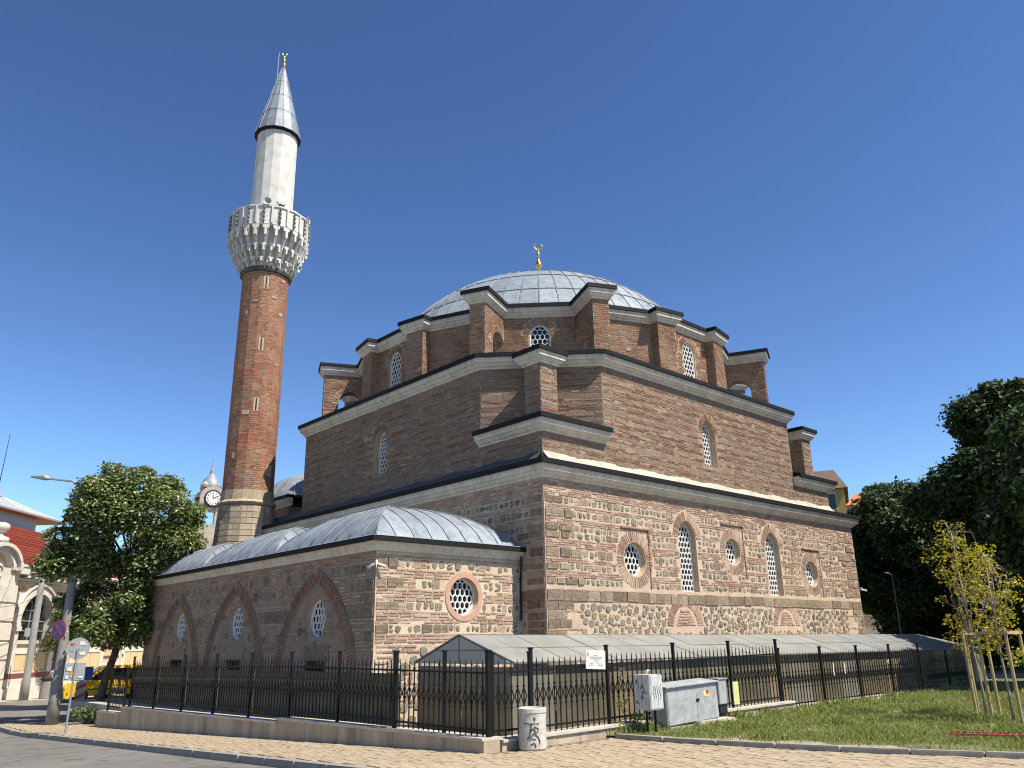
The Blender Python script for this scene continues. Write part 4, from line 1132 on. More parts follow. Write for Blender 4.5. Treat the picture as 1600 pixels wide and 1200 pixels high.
# eaves
path=[(0,AY1),(AX,AY1),(AX,AY0),(0,AY0)]
a=MB(); sweep(a,path,[(-.02,ZA),(.06,ZA),(.07,ZA+.04),(.16,ZA+.17),(.2,ZA+.2),(.2,ZA+.22),(-.02,ZA+.22)],False); Q(a.build('cornice',M_corn,annex))
b=MB(); sweep(b,path,[(-.02,ZA+.223),(.22,ZA+.223),(.25,ZA+.2),(.27,ZA+.21),(.27,ZA+.32),(-.02,ZA+.34)],False); Q(b.build('flashing',M_flash,annex))
b=MB(); sweep(b,path,[(.28,ZA+.325),(.24,ZA+.345),(-.9,ZA+.46),(-2.2,ZA+.5)],False); Q(b.build('gutter_roof',M_lead,annex))
# lead vaults: square cloister vaults, every tray its own piece
VX0,VX1=AX-.1,-.35; ZV=ZA+.36; RISE=1.12
def vault(y0,y1):
    cx,cy=(VX0+VX1)/2,(y0+y1)/2; hx,hy=(VX1-VX0)/2,(y1-y0)/2
    def surf(fx,fy):
        d=min(1,max(abs(fx),abs(fy))); g=(1-d**2.0)**.8
        return Vector((cx+fx*hx,cy+fy*hy,ZV+RISE*g))
    core=MB(); n=12; vs=[surf(-1+2*i/n,-1+2*j/n)-Vector((0,0,.03)) for j in range(n+1) for i in range(n+1)]
    core.add(vs,[(j*(n+1)+i,j*(n+1)+i+1,(j+1)*(n+1)+i+1,(j+1)*(n+1)+i) for j in range(n) for i in range(n)])
    root=Q(core.build('vault',M_leadd,annex,smooth=True))
    ns=8
    for face in ('w','s','e','n'):
        for k in range(ns):
            t0,t1=-1+2*k/ns,-1+2*(k+1)/ns
            pm=MB(); m_=9; vs=[]
            def pt(t,d): 
                t=max(-d,min(d,t))
                return surf(-d,t) if face=='w' else surf(t,-d) if face=='s' else surf(d,-t) if face=='e' else surf(-t,d)
            dmin=min(abs(t0),abs(t1))
            for i in range(m_+1):
                d=1-(1-max(dmin,.02))*i/m_
                vs+= [pt(t0+.008,d),pt((t0+t1)/2,d),pt(t1-.008,d)]
            fl=face in('s','e')
            pm.add(vs,[((i*3+j),(i*3+j+1),(i*3+j+4),(i*3+j+3)) if face in('s','n') else ((i*3+j+1),(i*3+j),(i*3+j+3),(i*3+j+4)) for i in range(m_) for j in range(2)])
            if abs(t1)<.99:
                da=max(abs(t1),.04); pm.tube([pt(t1,1-(1-da)*i/10)+Vector((0,0,.012)) for i in range(11)],.014,5)
            o=pm.build('lead_panel',M_lead,root,smooth=True)
    hip=MB()
    for sx,sy in ((-1,-1),(1,-1),(1,1),(-1,1)): hip.tube([surf(sx*(1-.97*i/14),sy*(1-.97*i/14))+Vector((0,0,.015)) for i in range(15)],.02,5)
    hip.build('hip_roll',M_lead,root)
vault(AY0-.12,AY0+5.05); vault(AY0+5.05,AY0+10.1); vault(AY0+10.1,AY1+.12)
# downpipe in the corner and the black cable loop
mb=MB(); mb.tube([(-.06,AY0-.1,ZA+.2),(-.07,AY0-.12,ZA-.1),(-.05,AY0-.06,ZA-.5),(-.05,AY0-.06,2.2)],.022,6); Q(mb.build('downpipe',M_flash,annex))
# security cameras on the annex corner
def security_camera(loc,dirs,label):
    t=thing('security_camera',label,'security camera',loc)
    mb=MB(); mb.box(-.035,.035,-.035,.035,-.11,.04); mb.build('mount_box',M_white,t); t.scale=(.8,.8,.8)
    for d in dirs:
        d=Vector(d).normalized(); mb=MB(); mb.lathe([(.03,0),(.045,.04),(.045,.2),(.05,.21),(.05,.26),(.035,.26)],10,Vector((0,0,-.06))+d*.04,ax=d); mb.build('camera_body',M_white,t)
security_camera((AX-.03,AY0-.05,3.52),[(-.4,.8,-.35),(.75,-.5,-.35)],'white twin security camera on the corner of the low side wing')
security_camera((LX+.06,-.06,3.5),[(.8,-.4,-.2)],'white security camera on the far right corner of the stone wall')

# ================================================================ FENCES
def fence_bar_mesh():
    mb=MB(); r=.009
    mb.box(-r,r,-r,r,0,1.08)
    mb.add([(-.02,0,1.10),(0,-.012,1.10),(.02,0,1.10),(0,.012,1.10),(0,0,1.2),(0,0,1.06)],[(0,1,4),(1,2,4),(2,3,4),(3,0,4),(1,0,5),(2,1,5),(3,2,5),(0,3,5)])
    for z in (.42,.74): mb.box(-.016,.016,-.016,.016,z,z+.03)
    # diamond ornament
    pts=[(0,.45),(.062,.595),(0,.74),(-.062,.595)]
    for i in range(4):
        (a,b),(c,d)=pts[i],pts[(i+1)%4]; e=.007
        mb.hexa([(a-e,-e,b),(a+e,-e,b),(a+e,e,b),(a-e,e,b),(c-e,-e,d),(c+e,-e,d),(c+e,e,d),(c-e,e,d)] if d>b else [(c-e,-e,d),(c+e,-e,d),(c+e,e,d),(c-e,e,d),(a-e,-e,b),(a+e,-e,b),(a+e,e,b),(a-e,e,b)])
    return mb.mesh('bar',M_iron)
BAR=fence_bar_mesh()
M_trav,nt,bs=mat('stained_wall_slab')
c=ramp(nt,noise(nt,2.2,6,.65,vscale=(1,1,.25)),[(.3,(.22,.17,.115)),(.5,(.36,.285,.2)),(.7,(.46,.375,.27))])
nt.links.new(c,bs.inputs['Base Color']); bs.inputs['Roughness'].default_value=.85; bump(nt,bs,noise(nt,30,5),.4,.01)
M_cop=plain('coping_stone',(.52,.46,.38),.85,var=.18,scale=4,bmp=.3)
def fence(label, axis, fixed, posts, toprail, botrail, posttop, big=()):
    """axis 'x' or 'y' run; posts: positions along; rails and post tops as functions of position"""
    root=thing('fence',label,'fence',(posts[0],fixed,0) if axis=='x' else (fixed,posts[0],0))
    o0=Vector(root.location)
    P3=lambda s,z: (Vector((s,fixed,z)) if axis=='x' else Vector((fixed,s,z)))-o0
    side=Vector((0,1,0)) if axis=='x' else Vector((1,0,0))
    for i,s in enumerate(posts):
        w=.036 if i in big else .026; zb=botrail(s)-.2; zt_=posttop(s); mb=MB()
        mb.box(-w,w,-w,w,0,zt_-zb); mb.box(-w*1.35,w*1.35,-w*1.35,w*1.35,zt_-zb,zt_-zb+.03)
        mb.build('post',M_iron,root,loc=P3(s,zb))
    for s0,s1 in zip(posts,posts[1:]):
        e=1e-3*(1 if s1>s0 else -1); a0,a1=s0+e*30,s1-e*30; m=(s0+s1)/2
        for rf in (toprail,botrail):
            za,zb=rf(m)+(rf(s0)-rf(m) if abs(rf(s0)-rf(m))<.06 else 0),rf(m)+(rf(s1)-rf(m) if abs(rf(s1)-rf(m))<.06 else 0)
            A_,B_=P3(a0,za),P3(a1,zb); mb=MB(); h_=.016; d_=side*.016
            q=[A_-d_-Z*h_,B_-d_-Z*h_,B_+d_-Z*h_,A_+d_-Z*h_,A_-d_+Z*h_,B_-d_+Z*h_,B_+d_+Z*h_,A_+d_+Z*h_]
            mb.hexa(q); mb.build('rail',M_iron,root)
        n=max(2,round(abs(s1-s0)/.145))
        for k in range(1,n):
            s=s0+(s1-s0)*k/n; o=put('bar',BAR,root); o.location=P3(s,botrail(m)+(botrail(s)-botrail(m) if abs(botrail(s)-botrail(m))<.06 else 0)-.1)
            if axis=='y': o.rotation_euler.z=math.pi/2
            sc_=(toprail(m)-botrail(m)+.1)/.985; o.scale=(1,1,sc_)
    return root
LP=[-4.98,-3.82,-2.34,-.33,1.71,3.68,5.71,7.79,9.87,11.9]
itp=lambda xs,ys:(lambda s:float(np.interp(s,xs,ys)))
fence('black iron spear fence along the pavement left of the corner post','y',-6.3,LP,itp([-5,2,12],[1.17,1.21,1.08]),itp([-5,0,2,12],[.3,.32,.27,.17]),itp([-5,2,12],[1.5,1.5,1.38]),big=(0,2))
fence('short lower fence section at the street end of the side wall','y',-6.3,[12.35,13.9],lambda s:.76,lambda s:-.1,lambda s:1.02)
RP=[-6.2,-5.27,-3.31,-1.26,.74,2.71]; RP2=[2.79,4.78,6.75,8.74,10.73]; RP3=[10.8,12.77,14.6]
fence('black iron spear fence from the corner post to the grey cabinets','x',-4.9,RP[1:],itp([-6,3],[1.17,1.28]),itp([-6,3],[.27,.32]),itp([-6,3],[1.52,1.58]))
fence('black iron spear fence on the stepped wall along the lawn','x',-4.9,RP2,lambda s:1.09,lambda s:.145,lambda s:1.38)
fence('lowest iron fence section at the far right behind the young trees','x',-4.9,RP3,lambda s:.86,lambda s:-.1,lambda s:1.14)
gate=fence('narrow iron fence panel beside the concrete litter bin','x',-4.93,[-6.18,-5.33],lambda s:1.17,lambda s:.28,lambda s:1.46)
# plinth walls under the fences, faced with slabs, with coping
def plinth(label, runs, axis, fixed, w=.17):
    root=thing('plinth_wall',label,'wall',(runs[0][0],fixed,0) if axis=='x' else (fixed,runs[0][0],0)); o0=Vector(root.location)
    for s0,s1,z0,z1 in runs:
        n=max(1,round(abs(s1-s0)/.62))
        for k in range(n):
            a,b=s0+(s1-s0)*k/n,s0+(s1-s0)*(k+1)/n; g=.004 if b>a else -.004
            za,zb=z0+(z1-z0)*k/n,z0+(z1-z0)*(k+1)/n; a+=g; b-=g; j=random.uniform(-.003,.003)
            lo=min(zt(a),zt(b)) if axis=='y' else -.35
            mb=MB()
            q=[(a,-w+j),(b,-w+j),(b,w),(a,w)] if axis=='x' else [(-w+j,a),(w,a),(w,b),(-w+j,b)]
            zs=[za,zb,zb,za] if axis=='x' else [za,za,zb,zb]
            if area(q)<0: q=q[::-1]; zs=zs[::-1]
            off=Vector((0,fixed)) if axis=='x' else Vector((fixed,0))
            vs=[Vector((x+off.x,y+off.y,lo-.12))-o0 for x,y in q]+[Vector((x+off.x,y+off.y,z))-o0 for (x,y),z in zip(q,zs)]
            mb.hexa(vs); mb.build('slab',M_trav,root)
            if k%2==0:
                b2=s0+(s1-s0)*min(k+2,n)/n-g; zb2=z0+(z1-z0)*min(k+2,n)/n; w2=w+.035
                q=[(a,-w2),(b2,-w2),(b2,w2),(a,w2)] if axis=='x' else [(-w2,a),(w2,a),(w2,b2),(-w2,b2)]
                zs=[za,zb2,zb2,za] if axis=='x' else [za,za,zb2,zb2]
                if area(q)<0: q=q[::-1]; zs=zs[::-1]
                mb=MB(); mb.hexa([Vector((x+off.x,y+off.y,z+.002))-o0 for (x,y),z in zip(q,zs)]+[Vector((x+off.x,y+off.y,z+.042))-o0 for (x,y),z in zip(q,zs)]); mb.build('coping',M_cop,root)
plinth('stained stone plinth wall under the left fence, stepping down the street',[(-5.06,1.9,.17,.12),(1.9,12.1,.04,-.08),(12.1,14.4,-.27,-.3)],'y',-6.3)
plinth('pale plinth wall under the right fence beside the lawn',[(-6.1,3.0,.12,.19),(3.02,10.9,-.0,-.06),(10.92,14.6,-.3,-.34)],'x',-4.9)
# court floor inside the fence
cb=MB(); cb.box(-6.1,26,-4.7,.0,-.3,-.02); struct(cb.build('court_floor',M_conc))
cb=MB(); cb.box(-6.1,-4.64,.02,19,-1.2,-.12); struct(cb.build('side_court',M_conc))
# dull sheeting fixed behind the left fence
M_sheet=plain('olive_sheet',(.10,.085,.052),.6,var=.3,scale=2.5,bmp=.1); M_sheet2=plain('grey_sheet',(.17,.155,.12),.5,var=.2,scale=2)
for i,(s0,s1) in enumerate(zip(LP[2:],LP[3:])):
    mb=MB(); mb.box(-.008,.008,0,s1-s0-.06,-.46,.46)
    o=mb.build('privacy_sheet',M_sheet,None); o.location=(-6.2,s0+.03,.66-.006*i)
    tag(o,['dull olive sheet behind the iron fence, nearest to the gate','olive sheet behind the fence, second from the gate','olive sheet behind the fence, third from the gate','olive sheet behind the fence, fourth from the gate','olive sheet behind the fence, fifth from the gate','olive sheet behind the fence, sixth from the gate','olive sheet behind the fence, farthest from the gate'][i],'sheet','sheets behind the left fence')

# ================================================================ GLAZED SHELTER BETWEEN FENCE AND WALL
shel=thing('shelter','long low shelter with grey translucent gable roof behind the fence','shelter',(-4.76,-2.3,0)); so=Vector(shel.location)
M_poly,nt,bs=mat('polycarbonate'); c=ramp(nt,noise(nt,1.3,6,.6),[(.3,(.2,.2,.18)),(.7,(.3,.3,.27))])
nt.links.new(c,bs.inputs['Base Color']); bs.inputs['Roughness'].default_value=.32; bs.inputs['Specular IOR Level'].default_value=.6
bump(nt,bs,noise(nt,3,3),.15,.02)
M_alu=plain('grey_frame',(.13,.125,.115),.5,var=.15)
X0,X1=-4.76,17.4
def ridge(x): t=(x-X0)/(X1-X0); return 1.79-.13*t
def roofpt(x,f):  # f: 0 ridge, +1 front eave, -1 back eave
    z=ridge(x); 
    return Vector((x,-2.3-1.6*f if f>0 else -2.3-1.45*f, z-.52*abs(f)))-so
n=30
for k in range(n):
    xa,xb=X0+(X1-X0)*k/n+.012,X0+(X1-X0)*(k+1)/n-.012
    for f0,f1 in ((0,.5),(.5,1),(0,-.5),(-.5,-1)):
        mb=MB(); e=.012*(1 if f1>f0 else -1); j=Vector((0,0,random.uniform(-.006,.006)))
        q=[roofpt(xa,f1-e)+j,roofpt(xb,f1-e)+j,roofpt(xb,f0+e)+j,roofpt(xa,f0+e)+j]
        if f1<0: q=q[::-1]
        mb.hexa(q+[p+Vector((0,0,.012)) for p in q]); mb.build('roof_panel',M_poly,shel)
for k in range(n+1):
    x=X0+(X1-X0)*k/n; mb=MB(); mb.tube([roofpt(x,1),roofpt(x,0),roofpt(x,-1)],.014,4); mb.build('rafter',M_alu,shel)
for f in (0,.5,1,-.5,-1): mb=MB(); mb.tube([roofpt(X0,f),roofpt(X1,f)],.02,4); mb.build('purlin',M_alu,shel)
# hipped far end
mb=MB(); mb.add([roofpt(X1,0),roofpt(X1,1),Vector((19.4,-3.9,1.1))-so,Vector((19.4,-.85,1.1))-so,roofpt(X1,-1)],[(0,1,2),(0,2,3),(0,3,4)]); mb.build('hip_end',M_poly,shel)
# gable glazing and frame
gy=lambda y,z: Vector((X0-.01,y,z))-so
mb=MB(); mb.add([gy(-3.9,1.25),gy(-.85,1.25),gy(-2.3,1.77)],[(0,2,1)]); mb.build('gable_pane',M_poly,shel)
mb=MB(); mb.tube([gy(-3.95,1.27),gy(-2.3,1.8),gy(-.8,1.27)],.022,4); mb.tube([gy(-2.3,1.25),gy(-2.3,1.79)],.014,4); mb.tube([gy(-3.1,1.5),gy(-1.5,1.5)],.012,4); mb.build('gable_frame',M_alu,shel)
pal=[M_sheet2,M_sheet,plain('tan_sheet',(.2,.155,.095),.5,var=.2,scale=2),M_sheet2,M_sheet]
wx=-4.74; k=0; random.seed(9)
while wx<19:
    w=random.choice((.95,1.2,1.7)); mb=MB(); mb.box(0,w-.03,0,.02,0,1.38); mb.build('wall_panel',pal[k%5],shel,loc=Vector((wx,-3.78,-.18))-so); wx+=w; k+=1
for i,(ya,yb) in enumerate(((-3.76,-2.35),(-2.32,-.9))):
    mb=MB(); mb.box(0,.02,0,yb-ya,0,1.38); mb.build('end_panel',pal[2],shel,loc=Vector((-4.75,ya,-.18))-so)

# ================================================================ STREET THINGS ON THE RIGHT
M_galv,nt,bs=mat('galvanised'); c=ramp(nt,noise(nt,5,6,.7),[(.3,(.24,.25,.25)),(.5,(.34,.35,.35)),(.72,(.46,.47,.46))])
nt.links.new(c,bs.inputs['Base Color']); bs.inputs['Roughness'].default_value=.6; bs.inputs['Metallic'].default_value=.2; bump(nt,bs,noise(nt,4,3),.2,.02)
M_silver,nt,bs=mat('silver_paint'); c=ramp(nt,noise(nt,7,5,.7,vscale=(2,2,.6)),[(.36,(.3,.3,.3)),(.5,(.55,.55,.54)),(.7,(.68,.68,.66))])
nt.links.new(c,bs.inputs['Base Color']); bs.inputs['Roughness'].default_value=.45; bs.inputs['Metallic'].default_value=.3
M_black=plain('black_paint',(.012,.012,.012),.6,var=.2)
M_yel=plain('pale_yellow',(.62,.6,.26),.6); M_red=plain('sticker_red',(.5,.05,.03),.5); M_stick=plain('sticker_yellow',(.75,.55,.05),.5)
def bbox(name,root,x0,x1,y0,y1,z0,z1,m,bev=.012):
    bm=bmesh.new(); bmesh.ops.create_cube(bm,size=1)
    for v in bm.verts: v.co=Vector((x0+(v.co.x+.5)*(x1-x0),y0+(v.co.y+.5)*(y1-y0),z0+(v.co.z+.5)*(z1-z0)))
    bmesh.ops.bevel(bm,geom=bm.edges[:],offset=bev,segments=2,affect='EDGES')
    me=bpy.data.meshes.new(name); bm.to_mesh(me); bm.free(); me.materials.append(m); return put(name,me,root)
tb=thing('meter_box','tall silver painted meter box with graffiti, left of the low cabinet','meter box',(-2.98,-5.62,0))
bbox('body',tb,0,.38,0,.38,.42,1.03,M_silver); mb=MB(); mb.box(.03,.36,-.008,.0,.45,1.0); mb.build('door',M_silver,tb)
for x in (.06,.3): mb=MB(); mb.box(x,x+.03,.15,.18,-.05,.43); mb.build('leg',M_iron,tb)
mb=MB(); mb.tube([(.2,.2,1.02),(.19,.2,1.08),(.22,.2,1.11),(.27,.2,1.09)],.012,5); mb.build('cable_hook',M_white,tb)
for k in range(5):
    mb=MB(); random.seed(70+k); y=.08+random.random()*.2; z=.52+k*.09
    mb.tube([(-.004,y,z),(-.004,y+.06,z+.05),(-.004,y+.02,z+.06),(-.004,y+.08,z+.0)],.006,4); mb.build('graffiti_stroke',M_black,tb)
for k in range(4):
    mb=MB(); random.seed(80+k); x=.08+k*.065
    mb.tube([(x,-.01,.55+random.random()*.1),(x+.03,-.01,.65),(x-.01,-.01,.72),(x+.03,-.01,.78+random.random()*.1)],.005,4); mb.build('graffiti_stroke',M_black,tb)
cbx=thing('cable_cabinet','low wide grey metal cabinet with two doors leaning on the lawn','cabinet',(-2.25,-5.42,.08)); cbx.rotation_euler=(0,R(-1.6),R(1))
bbox('body',cbx,0,1.72,0,.4,0,.68,M_galv); mb=MB(); mb.hexa([(-.03,-.05,.68),(1.76,-.05,.68),(1.76,.43,.68),(-.03,.43,.68),(-.03,-.05,.70),(1.76,-.05,.70),(1.76,.43,.74),(-.03,.43,.74)]); mb.build('lid',M_galv,cbx)
for x0,x1 in ((.03,.97),(.98,1.69)): mb=MB(); mb.box(x0,x1,-.012,0,.02,.6); mb.build('door',M_galv,cbx)
mb=MB(); mb.lathe([(.025,0),(.03,.015),(.02,.03)],10,(.99,-.012,.4),ax=(0,-1,0)); mb.box(.95,1.05,-.03,-.012,.38,.41); mb.build('handle',M_iron,cbx)
mb=MB(); mb.box(1.3,1.42,-.0155,-.0125,.43,.53); mb.build('warning_sticker',M_stick,cbx); mb=MB(); mb.box(1.31,1.4,-.0185,-.016,.485,.55); mb.build('warning_sticker',M_red,cbx)
mb=MB(); mb.box(1.22,1.3,-.0155,-.0125,.45,.54); mb.build('paper_label',M_white,cbx)
fb2=thing('cabinet_foot','broken pale concrete footing under the grey cabinet','footing',(-.9,-5.35,0)); bbox('block',fb2,-.5,.75,-.2,.3,-.05,.12,M_conc,.03); bbox('block',fb2,-1.35,-.45,-.1,.3,-.05,.07,M_conc,.03)
sb=thing('junction_box','small grey junction box on thin legs right of the low cabinet','junction box',(-.42,-5.35,0))
bbox('body',sb,0,.28,0,.25,.36,.84,M_galv); mb=MB(); mb.box(-.02,.31,-.02,.27,.842,.862); mb.build('lid',M_galv,sb); mb=MB(); mb.box(.04,.3,.03,.2,.2,.36); mb.build('cable_tray',M_black,sb)
for i in range(4): mb=MB(); mb.tube([(.06+i*.07,.1,.22),(.08+i*.09,.08,-.03)],.014,5); mb.build('cable',M_black,sb)
yp=MB(); yp.box(0,.2,0,.02,.34,.78); yo=yp.build('yellow_plate',M_yel,None,loc=(.0,-5.42,0)); tag(yo,'pale yellow plate beside the junction box at the fence','plate')
# concrete litter bin with graffiti tag
bn=thing('litter_bin','round white concrete litter bin with black graffiti at the fence corner','litter bin',(-5.68,-5.34,zt(-5.3)))
M_binc=plain('bin_concrete',(.52,.49,.43),.9,var=.2,scale=9,bmp=.5)
mb=MB(); mb.lathe([(.2,0),(.222,.03),(.222,.55),(.232,.56),(.232,.62),(.2,.635),(.185,.6),(.17,.2)],28); mb.build('body',M_binc,bn,smooth=False)
mb=MB(); mb.lathe([(.18,.5),(.18,.52)],20); mb.build('litter',M_black,bn)
def on_bin(a,z,r=.226): 
    va_=math.atan2(CAM.y+5.34,CAM.x+5.68)+.12; return (r*math.cos(va_+a),r*math.sin(va_+a),z)
for st in ([(-.75,.41),(-.2,.40),(.35,.40)],[(-.2,.4),(-.22,.3),(-.35,.22),(-.5,.17)],[(-.35,.3),(0,.33),(.1,.29),(-.1,.24),(-.35,.19),(.1,.17)],[(0,.36),(.3,.33),(.25,.28),(.05,.25),(.3,.2),(.42,.13),(.36,.1)],[(-.25,.1),(0,.12),(.12,.08),(.02,.05)],[(.0,.5),(.08,.47),(.0,.44)]):
    mb=MB(); mb.tube([on_bin(a,z) for a,z in st],.008,5); mb.build('graffiti_stroke',M_black,bn)
# notice board on the fence
nb=thing('notice_board','small white notice board tied to the top of the fence','notice',(-3.98,-4.98,1.16)); nb.rotation_euler=(0,R(3),0)
bbox('board',nb,0,.53,-.012,.0,0,.33,M_white,.004)
M_ink=plain('faded_ink',(.28,.28,.28),.8)
random.seed(3)
for z,a,b in ((.235,.2,.32),(.205,.1,.44),(.18,.12,.42),(.155,.2,.36),(.12,.24,.34),(.09,.1,.2),(.09,.3,.44),(.06,.08,.2),(.06,.32,.46)):
    x=a
    while x<b:
        w=random.uniform(.015,.05); mb=MB(); mb.box(x,min(x+w,b),-.0155,-.013,z,z+.012); mb.build('text_mark',M_ink,nb); x+=w+.012
mb=MB(); mb.box(.03,.07,-.0155,-.013,.22,.29); mb.build('emblem_mark',M_ink,nb)
# white ribbons tied to the fence
for i,(x,z,l,lab) in enumerate(((5.3,1.0,.3,'thin white ribbon hanging on the fence, left of the pair'),(5.9,1.0,.28,'thin white ribbon hanging on the fence, right of the pair'),(8.5,1.0,.1,'short white ribbon knot beside a fence post'))):
    mb=MB(); random.seed(i); pts=[(x+random.uniform(-.03,.03),-4.95,z-l*k/5) for k in range(6)]
    mb.add([(px-.02,py,pz) for px,py,pz in pts]+[(px+.02,py-.004,pz) for px,py,pz in pts],[(k,6+k,7+k,k+1) for k in range(5)])
    o=mb.build('ribbon',M_white); tag(o,lab,'ribbon')
# rusty red grate lying in the grass
M_rust=plain('rust_red',(.3,.07,.045),.7,var=.3)
rg=thing('metal_grate','rusty red slatted metal grate lying on the lawn','grate',(.1,-10.15,.03),rz=R(-68))
for y in (-.17,.17): mb=MB(); mb.box(-.55,.55,y-.03,y+.03,.03,.06); mb.build('side_rail',M_rust,rg)
for k in range(11): mb=MB(); mb.box(-.5+k*.1-.012,-.5+k*.1+.012,-.14,.14,.035,.055); mb.build('slat',M_rust,rg)
mb=MB(); mb.box(-.62,.0,-.3,-.2,.0,.02); mb.build('loose_plate',M_rust,rg)

# ================================================================ TREES
M_bark=plain('bark',(.09,.07,.05),.95,var=.4,scale=9,bmp=.8)
M_barkl=plain('young_bark',(.28,.24,.18),.9,var=.3,scale=12,bmp=.4)
M_wood=plain('stake_wood',(.42,.32,.15),.8,var=.2,scale=6,bmp=.3)
def leaf_cloud(blobs, per, size, seed, up=.5, flat=.25):
    rng=np.random.default_rng(seed); out=[]
    for (c,r) in blobs:
        n=int(per*(r/.8)**2); d=rng.normal(size=(n,3)); d[:,2]=d[:,2]*.8+.18; d/=np.linalg.norm(d,axis=1)[:,None]
        rad=r*(rng.uniform(.4,1.0,n)**.6+np.abs(rng.normal(0,.16,n))); p=np.array(c)+d*rad[:,None]*np.array([1,1,.75])
        nr=d*.6+rng.normal(size=(n,3))*.55+np.array([0,0,up]); nr/=np.linalg.norm(nr,axis=1)[:,None]
        t=np.cross(nr,rng.normal(size=(n,3))); t/=np.linalg.norm(t,axis=1)[:,None]; b=np.cross(nr,t)
        s=size*rng.uniform(.6,1.25,n)[:,None]
        out.append(np.stack([p-t*s,p+b*s*.55-nr*s*flat*.5,p+t*s,p-b*s*.55-nr*s*flat*.5],1))
    return np.concatenate(out)
def ell_blobs(c, rad, n, br, seed, lo=.5, zmin=None):
    rng=random.Random(seed); out=[]
    while len(out)<n:
        d=Vector((rng.gauss(0,1),rng.gauss(0,1),rng.gauss(0,1))).normalized(); f=rng.uniform(lo,1)**.6
        p=Vector(c)+Vector((d.x*rad[0]*f,d.y*rad[1]*f,d.z*rad[2]*f))
        if zmin is not None and p.z<zmin: continue
        out.append((tuple(p),br*rng.uniform(.5,1.3)))
        if rng.random() < .5:                    # stray sprays beyond the outline
            g_ = rng.uniform(.98,1.1); q_ = Vector(c)+Vector((d.x*rad[0]*g_,d.y*rad[1]*g_,d.z*rad[2]*g_))
            if zmin is None or q_.z>zmin: out.append((tuple(q_),br*rng.uniform(.3,.5)))
    return out
def tree(label, base, trunk, blobs, per, size, m, seed, r0=.2, cat='tree', nlimb=9, bark=None, group=None, up=.5):
    t=thing('tree',label,cat,base,group); b=Vector(base); mb=MB(); bark=bark or M_bark
    tp=[Vector(p)-b for p in trunk]; mb.tube(tp,[r0*(1-.55*i/(len(tp)-1)) for i in range(len(tp))],9); 
    tr=mb.build('trunk',bark,t,smooth=True)
    rng=random.Random(seed); 
    for k in range(nlimb):
        c,_=blobs[rng.randrange(len(blobs))]; e=Vector(c)-b; i=rng.randrange(len(tp)//2,len(tp)); s=tp[i]
        mid=(s+e)/2+Vector((rng.uniform(-.3,.3),rng.uniform(-.3,.3),rng.uniform(0,.4)))
        lm=MB(); lm.tube([s,s*.55+mid*.45,mid,e],[r0*.38,r0*.3,r0*.2,r0*.07],6); lm.build('limb',bark,tr)
    V=leaf_cloud(blobs,per,size,seed,up); V=V-np.array(b)
    put('crown',np_mesh('crown',V,4,m),t)
    return t
M_leaf=leaf_mat('linden_leaf',[(0,(.055,.08,.018)),(.45,(.095,.13,.03)),(.72,(.155,.19,.055)),(.88,(.28,.3,.14)),(1,(.5,.5,.34))],.22,.5)
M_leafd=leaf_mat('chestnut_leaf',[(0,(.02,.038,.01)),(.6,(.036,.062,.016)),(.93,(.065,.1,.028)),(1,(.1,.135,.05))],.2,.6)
M_leafy=leaf_mat('yellow_leaf',[(0,(.3,.17,.015)),(.35,(.52,.37,.03)),(.7,(.42,.37,.05)),(1,(.24,.28,.05))],.4,.5)
M_leaff=leaf_mat('pale_leaf',[(0,(.07,.1,.03)),(.6,(.11,.15,.05)),(1,(.22,.25,.13))],.25,.45)
zb=zt(17.2)
bl=ell_blobs((-5.15,17.0,5.8),(2.1,2.1,2.6),54,.78,1,.72)+ell_blobs((-5.1,17.0,3.4),(1.9,1.8,1.5),22,.7,2,.65)+ell_blobs((-7.75,17.0,4.8),(.5,.6,1.0),10,.5,3,.3)+ell_blobs((-7.0,17.0,3.4),(.6,.6,.4),6,.42,4,.3)+ell_blobs((-6.95,15.7,6.3),(.6,.5,1.3),13,.55,41,.3)+ell_blobs((-5.7,16.3,2.5),(1.5,1.1,.75),16,.55,42,.4)+ell_blobs((-3.7,16.6,4.3),(.9,1.1,1.3),11,.6,5,.5)
tree('big round linden tree with pale green leaf tips left of the minaret',(-5.6,17.3,zb),[(-5.6,17.3,zb-.1),(-5.5,17.3,.4),(-5.25,17.2,1.6),(-5.1,17.1,2.8),(-5.0,17.0,4.2),(-5.1,17.0,6.2)],bl,1150,.085,M_leaf,11,.16,nlimb=18,up=1.0)
# suckers at the trunk foot
tree('bushy green suckers sprouting at the foot of the street tree',(-6.1,16.2,zt(16.2)),[(-6.1,16.2,zt(16.2)),(-6.1,16.2,-.5),(-6.1,16.2,-.3)],ell_blobs((-6.15,16.0,-.5),(.6,.5,.22),9,.26,6,.2),1500,.06,M_leaff,12,.03,'shrub',nlimb=4)
tree('small pale tree half hidden between the round tree and the minaret',(1.0,30,zt(30)),[(1,30,zt(30)),(1,30,2),(.9,30,5)],ell_blobs((1.2,30,4.6),(2.2,2.2,2.9),34,.8,7,.4),420,.1,M_leaff,13,.15,nlimb=6)
tree('leafy tree in the distance left of the big pole',(-1.5,40.5,zt(40)),[(-1.5,40.5,zt(40)),(-1.5,40.5,1.5),(-1.4,40.5,3)],ell_blobs((-1.3,40.5,3.2),(1.3,1.3,1.8),20,.7,8,.4),420,.1,M_leaf,14,.12,nlimb=5)
